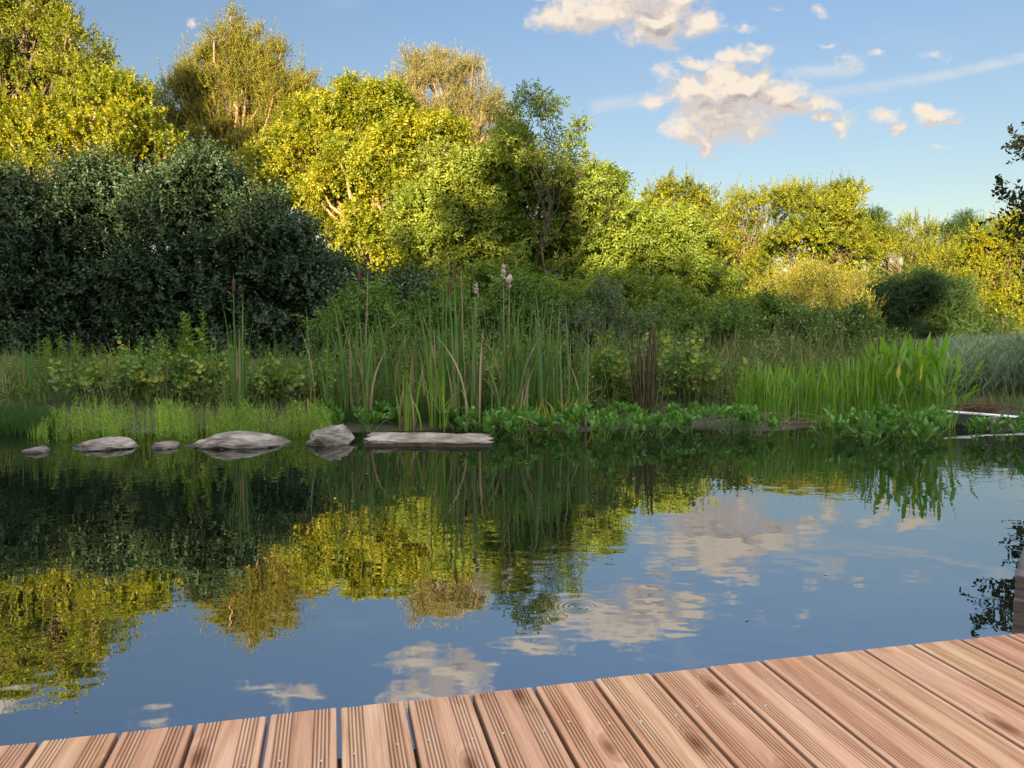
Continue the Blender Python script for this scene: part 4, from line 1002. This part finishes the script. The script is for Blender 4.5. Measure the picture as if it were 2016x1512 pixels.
P, px = band(200, 650, 1200, 8.3, 9.4); blades(gg, P, rng.uniform(.4, .95, len(P)), rng.normal(0, .2, (len(P), 2)), .008, .3, 6)
P, px = band(9000, -200, 2300, 10, 34); blades(gg, P, rng.uniform(.06, .25, len(P)), rng.normal(0, .35, (len(P), 2)), .018, .3, 4)
tg = Buf(); P, px = band(1300, 1180, 1780, 8.5, 12.5); blades(tg, P, rng.uniform(.35, .95, len(P)), rng.normal(0, .22, (len(P), 2)), .005, .3, 6)
P, px = band(160, 640, 1200, 8.3, 11); blades(tg, P, rng.uniform(.35, .9, len(P)), rng.normal(0, .22, (len(P), 2)), .005, .3, 6)
P, px = band(500, -60, 640, 8.3, 10); blades(tg, P, rng.uniform(.25, .7, len(P)), rng.normal(0, .25, (len(P), 2)), .005, .3, 6)
tag(tg.build('tall_grass', M['tallgrass']), 'tall dry and green grass stems standing on the bank', 'grass', None, 'stuff')
tag(gg.build('bank_grass', M['grass']), 'rough green grass covering the bank between the plants', 'grass', None, 'stuff')
ug = Buf(); P, px = band(3000, -120, 1250, 8.4, 10.2); P[:, 2] += rng.uniform(0, .12, len(P)) * (1 + np.sin(px * .021) + .6 * np.sin(px * .057))
place(ug, T['herb'] + T['bramble'], P, rng.normal(0, .45, (len(P), 3)) + np.array([0, -.2, 1.0]), rng.uniform(.35, .7, len(P)))
P, px = band(1900, 1150, 1880, 8.6, 12); P[:, 2] += rng.uniform(0, .28, len(P)) * (1 + .7 * np.sin(px * .03)) * np.clip((P[:, 1] - 8.4) / 1.2, .1, 1) * np.clip((P[:, 1] - 8.4) / 1.5, .2, 1)
place(ug, T['herb'] + T['bramble'], P, rng.normal(0, .45, (len(P), 3)) + np.array([0, -.2, 1.0]), rng.uniform(.5, 1.0, len(P)))
P, px = band(900, 640, 1250, 8.8, 10.8); P[:, 2] += rng.uniform(0, .5, len(P))
place(ug, T['herb'] + T['small'], P, rng.normal(0, .45, (len(P), 3)) + np.array([0, -.2, 1.0]), rng.uniform(.5, .9, len(P)))
tag(ug.build('undergrowth', M['herb']), 'tangled low weeds filling the bank behind the cattails', 'undergrowth', None, 'stuff')
rb = Buf()
P, px = band(2100, 1845, 2300, 9.2, 13.5); hmax = np.array([at(1940, 672 - .04 * (x - 1900), 10)[2] for x in px])
st_h = hmax * rng.uniform(.6, 1.02, len(P)); P[:, 2] = np.maximum(P[:, 2], 0)
blades(rb, P, st_h - P[:, 2], rng.normal(0, .07, (len(P), 2)), .005, .2, 4)
for k in range(9):
    q = P + np.stack([np.zeros(len(P)), np.zeros(len(P)), (st_h - P[:, 2]) * (.25 + .08 * k)], 1) + rng.normal(0, .02, P.shape)
    a = rng.uniform(0, 6.28, len(P)); r_ = rng.uniform(.5, 1.1, len(P))
    blades(rb, q, rng.uniform(.14, .26, len(P)), np.stack([np.cos(a) * r_, np.sin(a) * r_], 1), .013, .12, 4)
tag(rb.build('reeds', M['reed']), 'grey-green reed bed behind the metal edging at the right', 'reeds', None, 'stuff')
pl = Buf()
for (x, y) in ((1915, 690), (1985, 668), (1925, 700), (1868, 735), (2005, 680), (1960, 690)):
    c = at(x, y, 9.6); place(pl, T['small'], c + rng.normal(0, .02, (4, 3)), np.tile([.1, 0, 1.0], (4, 1)), [.35] * 4)
tag(pl.build('reed_plumes', M['plume']), 'faded pinkish reed plumes at the top of the reed bed', 'reed plumes', None, 'stuff')
# tangle of dead stems at the foot of the pickerelweed
db = Buf()
for x, n, wd in ((1470, 46, 40), (1560, 20, 50), (1720, 26, 70), (1000, 18, 80), (1120, 18, 80)):
    for i in range(n):
        c = at(x + rng.normal(0, wd * .6), 840, 7.95 + rng.normal(0, .12)); c[2] = rng.uniform(0, .09)
        d = rng.normal(0, 1, 3) * (.13, .08, .035); tube(db, wob(c - d, c + d, 4, .12), [.004, .004, .003, .002], 4)
tag(db.build('dead_stem_litter', M['dry']), 'tangle of dead grey stems at the feet of the shore plants', 'litter', None, 'stuff')
fw = Buf()
tree_line = Buf()
P = []
for i in range(2600):
    x = rng.uniform(-700, 2700); d = rng.uniform(82, 95); c = at(x, 700, d); P.append((c[0], d, rng.uniform(.2, 6.2 + 1.3 * math.sin(x * .011) + .9 * math.sin(x * .031))))
place(tree_line, T['dense'], P, rng.normal(0, .5, (len(P), 3)) + np.array([0, -.2, .8]), rng.uniform(5, 8, len(P)))
tag(tree_line.build('distant_woods', M['oak']), 'low far-off woods closing the gaps between the trees', 'woods', None, 'stuff')

fl = Buf(); P, px = band(90, 100, 1950, 6.0, 7.2); P[:, 2] = .003
P = np.concatenate([P, np.stack([rng.uniform(-2.5, 3.5, 26), rng.uniform(2.6, 6, 26), np.full(26, .003)], 1)])
place(fl, [leaf(.03, .014, np.array([1.0, 0, 0]), np.array([0, 0, 1.0]), np.array([0, 0, 0.0]), 0, .05)], P, np.tile([0, 0, 1.0], (len(P), 1)), rng.uniform(.3, 1.0, len(P)))
tag(fl.build('floating_leaves', M['dry']), 'tiny bits of dry leaf floating on the still water', 'leaves', None, 'stuff')
# metal pond edging at the right
edge = empty('pond_edging', at(1830, 808, 8.0), 'thin grey metal edging strip over black liner right of the pickerelweed', 'edging')
pa = np.array([at(1828, 807, 8.05), at(1925, 815, 8.0), at(2030, 823, 7.95), at(2400, 850, 7.9)])
b = Buf()
for i in range(3):
    a, c = pa[i], pa[i + 1]; h = .011
    b.add([a + (0, -.01, -h), c + (0, -.01, -h), c + (0, -.01, h), a + (0, -.01, h), a + (0, .05, -h), c + (0, .05, -h), c + (0, .05, h), a + (0, .05, h)], BF)
b.build('rail', M['alu'], edge)
def plain(name, c, r, spec=.5):
    m, nt, out = newmat(name); b = N(nt, 'ShaderNodeBsdfPrincipled'); b.inputs['Roughness'].default_value = r
    nz = N(nt, 'ShaderNodeTexNoise', i_Scale=9.0, i_Detail=5.0); cc = ramp(nt, nz.outputs[0], [(.3, tuple(v * .5 for v in c)), (.7, c)]); nt.links.new(cc, b.inputs['Base Color'])
    bp = N(nt, 'ShaderNodeBump'); bp.inputs['Strength'].default_value = .5; nt.links.new(nz.outputs[0], bp.inputs['Height']); nt.links.new(bp.outputs[0], b.inputs['Normal'])
    nt.links.new(b.outputs[0], out.inputs[0]); return m
M['liner'] = plain('black_pond_liner', (.02, .02, .023), .35)
b = Buf(); nseg = 60; V, f = [], []
for i in range(nseg + 1):
    t = i / nseg * 2.999; k = int(t); p = pa[k] + (pa[k + 1] - pa[k]) * (t - k)
    for j, dz in enumerate((-.012, -.05, -.10, -.35)):
        V.append((p[0], p[1] + .005 + .02 * mnoise.noise(Vector((p[0] * 6, j, 0))) + .012 * j, max(p[2] + dz, -.2)))
for i in range(nseg):
    for j in range(3): q = i * 4 + j; f.append([q, q + 1, q + 5, q + 4])
b.add(V, f); b.build('liner', M['liner'], edge, smooth=True)
b = Buf(); q = at(1955, 820, 7.93)
b.add(boxv(q[0] - .022, q[0] + .022, q[1] - .03, q[1] + .01, -.3, q[2]), BF); b.build('post', M['oldwood'], edge)
b = Buf(); q1, q2 = at(1962, 830, 8.0), at(2400, 850, 7.95)
b.add(boxv(q1[0], q2[0], 7.975, 8.01, q1[2] - .07, q1[2] + .035), BF); b.build('board', M['oldwood'], edge)
mh = Buf(); c = at(1925, 803, 8.35)
for i in range(160):
    o_ = rng.normal(0, 1, 3) * (.16, .1, .025); d = rng.normal(0, 1, 3) * (.035, .03, .012); tube(mh, [c + o_ - d, c + o_ + d], [.005, .004], 4)
tag(mh.build('bark_mulch', M['rust']), 'little heap of rust brown bark behind the metal edging', 'mulch', None, 'stuff')

# ------------------------------------------------------------------ sky with clouds
world = bpy.data.worlds.new('World'); scene.world = world; world.use_nodes = True
nt = world.node_tree; nt.nodes.clear(); L = nt.links.new
wout = nt.nodes.new('ShaderNodeOutputWorld'); bg = nt.nodes.new('ShaderNodeBackground'); L(bg.outputs[0], wout.inputs[0])
sky = nt.nodes.new('ShaderNodeTexSky'); sky.sky_type = 'NISHITA'; sky.sun_disc = False
sky.sun_elevation = R(SUN_EL); sky.sun_rotation = R(SUN_AZ); sky.altitude = 100; sky.air_density = 1.0; sky.dust_density = .6; sky.ozone_density = 1.6
tc = nt.nodes.new('ShaderNodeTexCoord')
def V_(op, a, b=None, **kw):
    n = nt.nodes.new('ShaderNodeVectorMath'); n.operation = op
    for i, s in enumerate((a, b)):
        if s is None: continue
        if hasattr(s, 'links'): L(s, n.inputs[i])
        else: n.inputs[i].default_value = s
    return n.outputs['Value'] if op in ('LENGTH', 'DISTANCE', 'DOT_PRODUCT') else n.outputs[0]
def Mt(op, a, b=None, c=None, clamp=False):
    n = nt.nodes.new('ShaderNodeMath'); n.operation = op; n.use_clamp = clamp
    for i, s in enumerate((a, b, c)):
        if s is None: continue
        if hasattr(s, 'links'): L(s, n.inputs[i])
        else: n.inputs[i].default_value = s
    return n.outputs[0]
def MR(src, a, b, c, d, smooth=True):
    n = nt.nodes.new('ShaderNodeMapRange'); L(src, n.inputs[0])
    for i, v in enumerate((a, b, c, d)): n.inputs[i + 1].default_value = v
    if smooth: n.interpolation_type = 'SMOOTHSTEP'
    return n.outputs[0]
sep = nt.nodes.new('ShaderNodeSeparateXYZ'); L(tc.outputs['Generated'], sep.inputs[0])
yc = Mt('MAXIMUM', sep.outputs[1], .05)
A = Mt('DIVIDE', sep.outputs[0], yc); B_ = Mt('DIVIDE', sep.outputs[2], yc)
cmb = nt.nodes.new('ShaderNodeCombineXYZ'); L(A, cmb.inputs[0]); L(B_, cmb.inputs[1])
front = MR(sep.outputs[1], .1, .3, 0, 1)
def dirab(x, y, refl=False):
    u = 756.0 - y; yw = FPX * cp + u * sp; zw = u * cp - FPX * sp
    return (x - 1008) / yw, (-zw if refl else zw) / yw
# (x, y, half width, half height, weight) in the picture; the last rows are higher clouds known from their reflections
puffs = [(1130, 8, 70, 22, 1), (1200, 25, 90, 38, 1.1), (1290, 35, 90, 48, 1.2), (1370, 50, 62, 30, 1), (1260, -10, 120, 35, 1.1), (1060, -10, 60, 18, .8), (1330, -5, 70, 30, 1),
 (1380, 128, 52, 20, .9), (1450, 112, 58, 22, .9), (1500, 92, 40, 12, .7),
 (1365, 180, 75, 40, 1.1), (1440, 175, 105, 50, 1.25), (1520, 190, 100, 36, 1.1), (1600, 200, 60, 20, .8), (1290, 207, 45, 20, .8), (1430, 235, 90, 45, 1.05), (1350, 255, 48, 35, .9), (1395, 300, 34, 24, .9), (1425, 222, 105, 48, 1.15), (1530, 205, 80, 34, 1.0), (1480, 265, 50, 28, .8), (1300, 150, 20, 22, .55),
 (1625, 235, 34, 12, .7), (1662, 250, 26, 24, .8), (1745, 232, 34, 20, .75), (1760, 250, 22, 18, .7), (1830, 232, 48, 22, .95), (1860, 245, 30, 10, .7),
 (1728, 106, 24, 11, .7), (1665, 128, 55, 20, .5), (1640, 92, 30, 10, .45), (1955, 428, 14, 6, .6), (1850, 287, 14, 6, .45), (375, 48, 12, 10, .55), (405, 68, 22, 8, .6), (1520, 18, 18, 7, .4), (1605, 18, 22, 9, .45), (1475, 60, 30, 9, .4), (1840, 105, 26, 14, .45)]
refl = [(1180, 1205, 150, 40, 1.0), (1290, 1180, 90, 40, 1.0), (1060, 1270, 75, 28, .9), (1240, 1245, 55, 26, .8), (820, 1300, 70, 34, .95), (890, 1335, 90, 65, 1.1), (820, 1370, 110, 34, .95), (965, 1320, 22, 15, .9),
 (570, 1372, 85, 24, .8), (520, 1345, 50, 14, .75), (610, 1350, 30, 16, .7), (150, 1292, 66, 30, 1.1), (5, 1362, 60, 46, 1.2), (320, 1415, 60, 16, .6), (2010, 985, 30, 12, .7)]
def field(vec):
    out = None
    for (x, y, rx, ry, w_), rf in [(p, False) for p in puffs] + [(p, True) for p in refl]:
        a, b = dirab(x, y, rf)
        sx, sy = rx / FPX, ry / FPX * 1.05
        d = V_('LENGTH', V_('MULTIPLY', V_('SUBTRACT', vec, (a, b, 0)), (1 / sx, 1 / sy, 0)))
        v = Mt('MULTIPLY_ADD', d, -w_ * .85, w_)
        out = v if out is None else Mt('MAXIMUM', out, v)
    return out
def nse(vec, scale, det, rough=.55, off=0.0, sc=(1, 1, 1)):
    mp = nt.nodes.new('ShaderNodeMapping'); L(vec, mp.inputs[0]); mp.inputs['Scale'].default_value = sc; mp.inputs['Location'].default_value = (off, off, 0)
    n = nt.nodes.new('ShaderNodeTexNoise'); n.inputs['Scale'].default_value = scale; n.inputs['Detail'].default_value = det; n.inputs['Roughness'].default_value = rough; L(mp.outputs[0], n.inputs['Vector'])
    return n
# warp the coordinates a little so the outlines billow
wpn = nse(cmb.outputs[0], 22, 3, .6)
wv = V_('MULTIPLY', V_('SUBTRACT', wpn.outputs['Color'], (.5, .5, .5)), (.045, .028, 0))
wpv = V_('ADD', cmb.outputs[0], wv)
def dens(off):
    v = V_('ADD', wpv, off) if off else wpv
    f = field(v); n = nse(v, 26, 8, .62, 3.7, (1, 1.35, 1)).outputs['Fac']
    return Mt('ADD', f, Mt('MULTIPLY_ADD', n, 2.1, -1.17))
d0 = dens(None); d1 = dens((-.010, .016, 0)) 
cov = Mt('MULTIPLY', MR(d0, -.06, .62, 0, 1), front)
lit = MR(Mt('SUBTRACT', d0, d1), -.22, .42, 0, 1)
thick = MR(d0, .35, 1.15, 0, 1)
shade = Mt('MULTIPLY', Mt('SUBTRACT', 1.0, lit), MR(thick, 0, 1, .35, 1.0))
# colours relative to the sky strength
cr_ = nt.nodes.new('ShaderNodeMix'); cr_.data_type = 'RGBA'; L(Mt('MULTIPLY', shade, 1.35, clamp=True), cr_.inputs[0])
# wispy streak
st = nse(wpv, 9, 7, .65, 1.1, (1, 4.5, 1)).outputs['Fac']
def streak(x0, y0, x1, y1, wd):
    a0, b0 = dirab(x0, y0); a1, b1 = dirab(x1, y1)
    t = Mt('DIVIDE', Mt('SUBTRACT', A, a0), a1 - a0)
    line = Mt('MULTIPLY_ADD', t, b1 - b0, b0)
    dd = Mt('DIVIDE', Mt('ABSOLUTE', Mt('SUBTRACT', B_, line)), wd / FPX)
    e = Mt('MULTIPLY', MR(t, -.05, .12, 0, 1), MR(t, .9, 1.1, 1, 0))
    return Mt('MULTIPLY', MR(dd, .1, 1.0, 1, 0), e)
sk = Mt('MAXIMUM', Mt('MAXIMUM', streak(1590, 190, 1820, 158, 18), streak(1800, 160, 2040, 108, 16)), Mt('MAXIMUM', streak(1160, 212, 1290, 195, 20), streak(1540, 150, 1700, 130, 22)))
hi = nse(wpv, 4, 6, .6, 8.1, (1, 3.0, 1)).outputs['Fac']
wisp = Mt('MULTIPLY', Mt('ADD', Mt('MULTIPLY', sk, MR(st, .35, .62, .15, .85)), Mt('MULTIPLY', MR(hi, .58, .75, 0, .16), 1.0)), front, clamp=True)
SK = {}
def finish_sky(strength, lit_c, sh_c, wisp_c, tintlow, tinthigh):
    cr_.inputs[6].default_value = (*lit_c, 1); cr_.inputs[7].default_value = (*sh_c, 1)
    tint = nt.nodes.new('ShaderNodeMix'); tint.data_type = 'RGBA'; L(MR(sep.outputs[2], 0, .45, 0, 1, False), tint.inputs[0])
    tint.inputs[6].default_value = (*tintlow, 1); tint.inputs[7].default_value = (*tinthigh, 1)
    base = nt.nodes.new('ShaderNodeMix'); base.data_type = 'RGBA'; base.blend_type = 'MULTIPLY'; base.inputs[0].default_value = 1
    L(sky.outputs[0], base.inputs[6]); L(tint.outputs[2], base.inputs[7])
    m1 = nt.nodes.new('ShaderNodeMix'); m1.data_type = 'RGBA'; L(wisp, m1.inputs[0]); L(base.outputs[2], m1.inputs[6]); m1.inputs[7].default_value = (*wisp_c, 1)
    m2 = nt.nodes.new('ShaderNodeMix'); m2.data_type = 'RGBA'; L(cov, m2.inputs[0]); L(m1.outputs[2], m2.inputs[6]); L(cr_.outputs[2], m2.inputs[7])
    # unseen bright cloud overhead and behind the viewer, added as fill light
    ov = Mt('MAXIMUM', MR(sep.outputs[2], .52, .8, 0, 1), Mt('MULTIPLY', MR(sep.outputs[1], .1, -.35, 0, 1), MR(sep.outputs[2], -.02, .05, 0, 1)))
    nb_ = nt.nodes.new('ShaderNodeTexNoise'); nb_.inputs['Scale'].default_value = 3.0; nb_.inputs['Detail'].default_value = 6; L(tc.outputs['Generated'], nb_.inputs['Vector'])
    m3 = nt.nodes.new('ShaderNodeMix'); m3.data_type = 'RGBA'; L(Mt('MULTIPLY', ov, MR(nb_.outputs['Fac'], .3, .6, .2, 1)), m3.inputs[0]); L(m2.outputs[2], m3.inputs[6]); m3.inputs[7].default_value = (8.8, 8.4, 8.1, 1)
    L(m3.outputs[2], bg.inputs[0]); bg.inputs[1].default_value = strength
finish_sky(.062, (3.15, 2.75, 2.3), (1.5, 1.34, 1.44), (2.1, 2.35, 2.6), (.58, .485, .40), (.66, .645, .70))
world.cycles.sampling_method = 'MANUAL'; world.cycles.sample_map_resolution = 512

sl = bpy.data.lights.new('sun', 'SUN'); sl.energy = 5.0; sl.angle = R(.6); sl.color = (1.0, .71, .38)
so = bpy.data.objects.new('sun', sl); COL.objects.link(so); so.location = (-10, -20, 12)
so.rotation_euler = Vector([float(v) for v in SUN]).to_track_quat('Z', 'Y').to_euler()

cam = bpy.data.cameras.new('camera'); co = bpy.data.objects.new('camera', cam); COL.objects.link(co)
cam.sensor_width = 36; cam.lens = 36 * FPX / 2016; cam.clip_start = .05; cam.clip_end = 2000
co.location = (0, 0, CAM_H); co.rotation_euler = (math.pi / 2 - PITCH, 0, 0)
scene.camera = co
scene.view_settings.view_transform = 'Standard'; scene.view_settings.look = 'None'; scene.view_settings.exposure = 2.3; scene.view_settings.gamma = 1
c_ = scene.cycles
c_.max_bounces = 7; c_.diffuse_bounces = 3; c_.glossy_bounces = 3; c_.transmission_bounces = 2; c_.transparent_max_bounces = 4
c_.use_denoising = True; c_.caustics_reflective = False; c_.caustics_refractive = False
scene.render.film_transparent = False
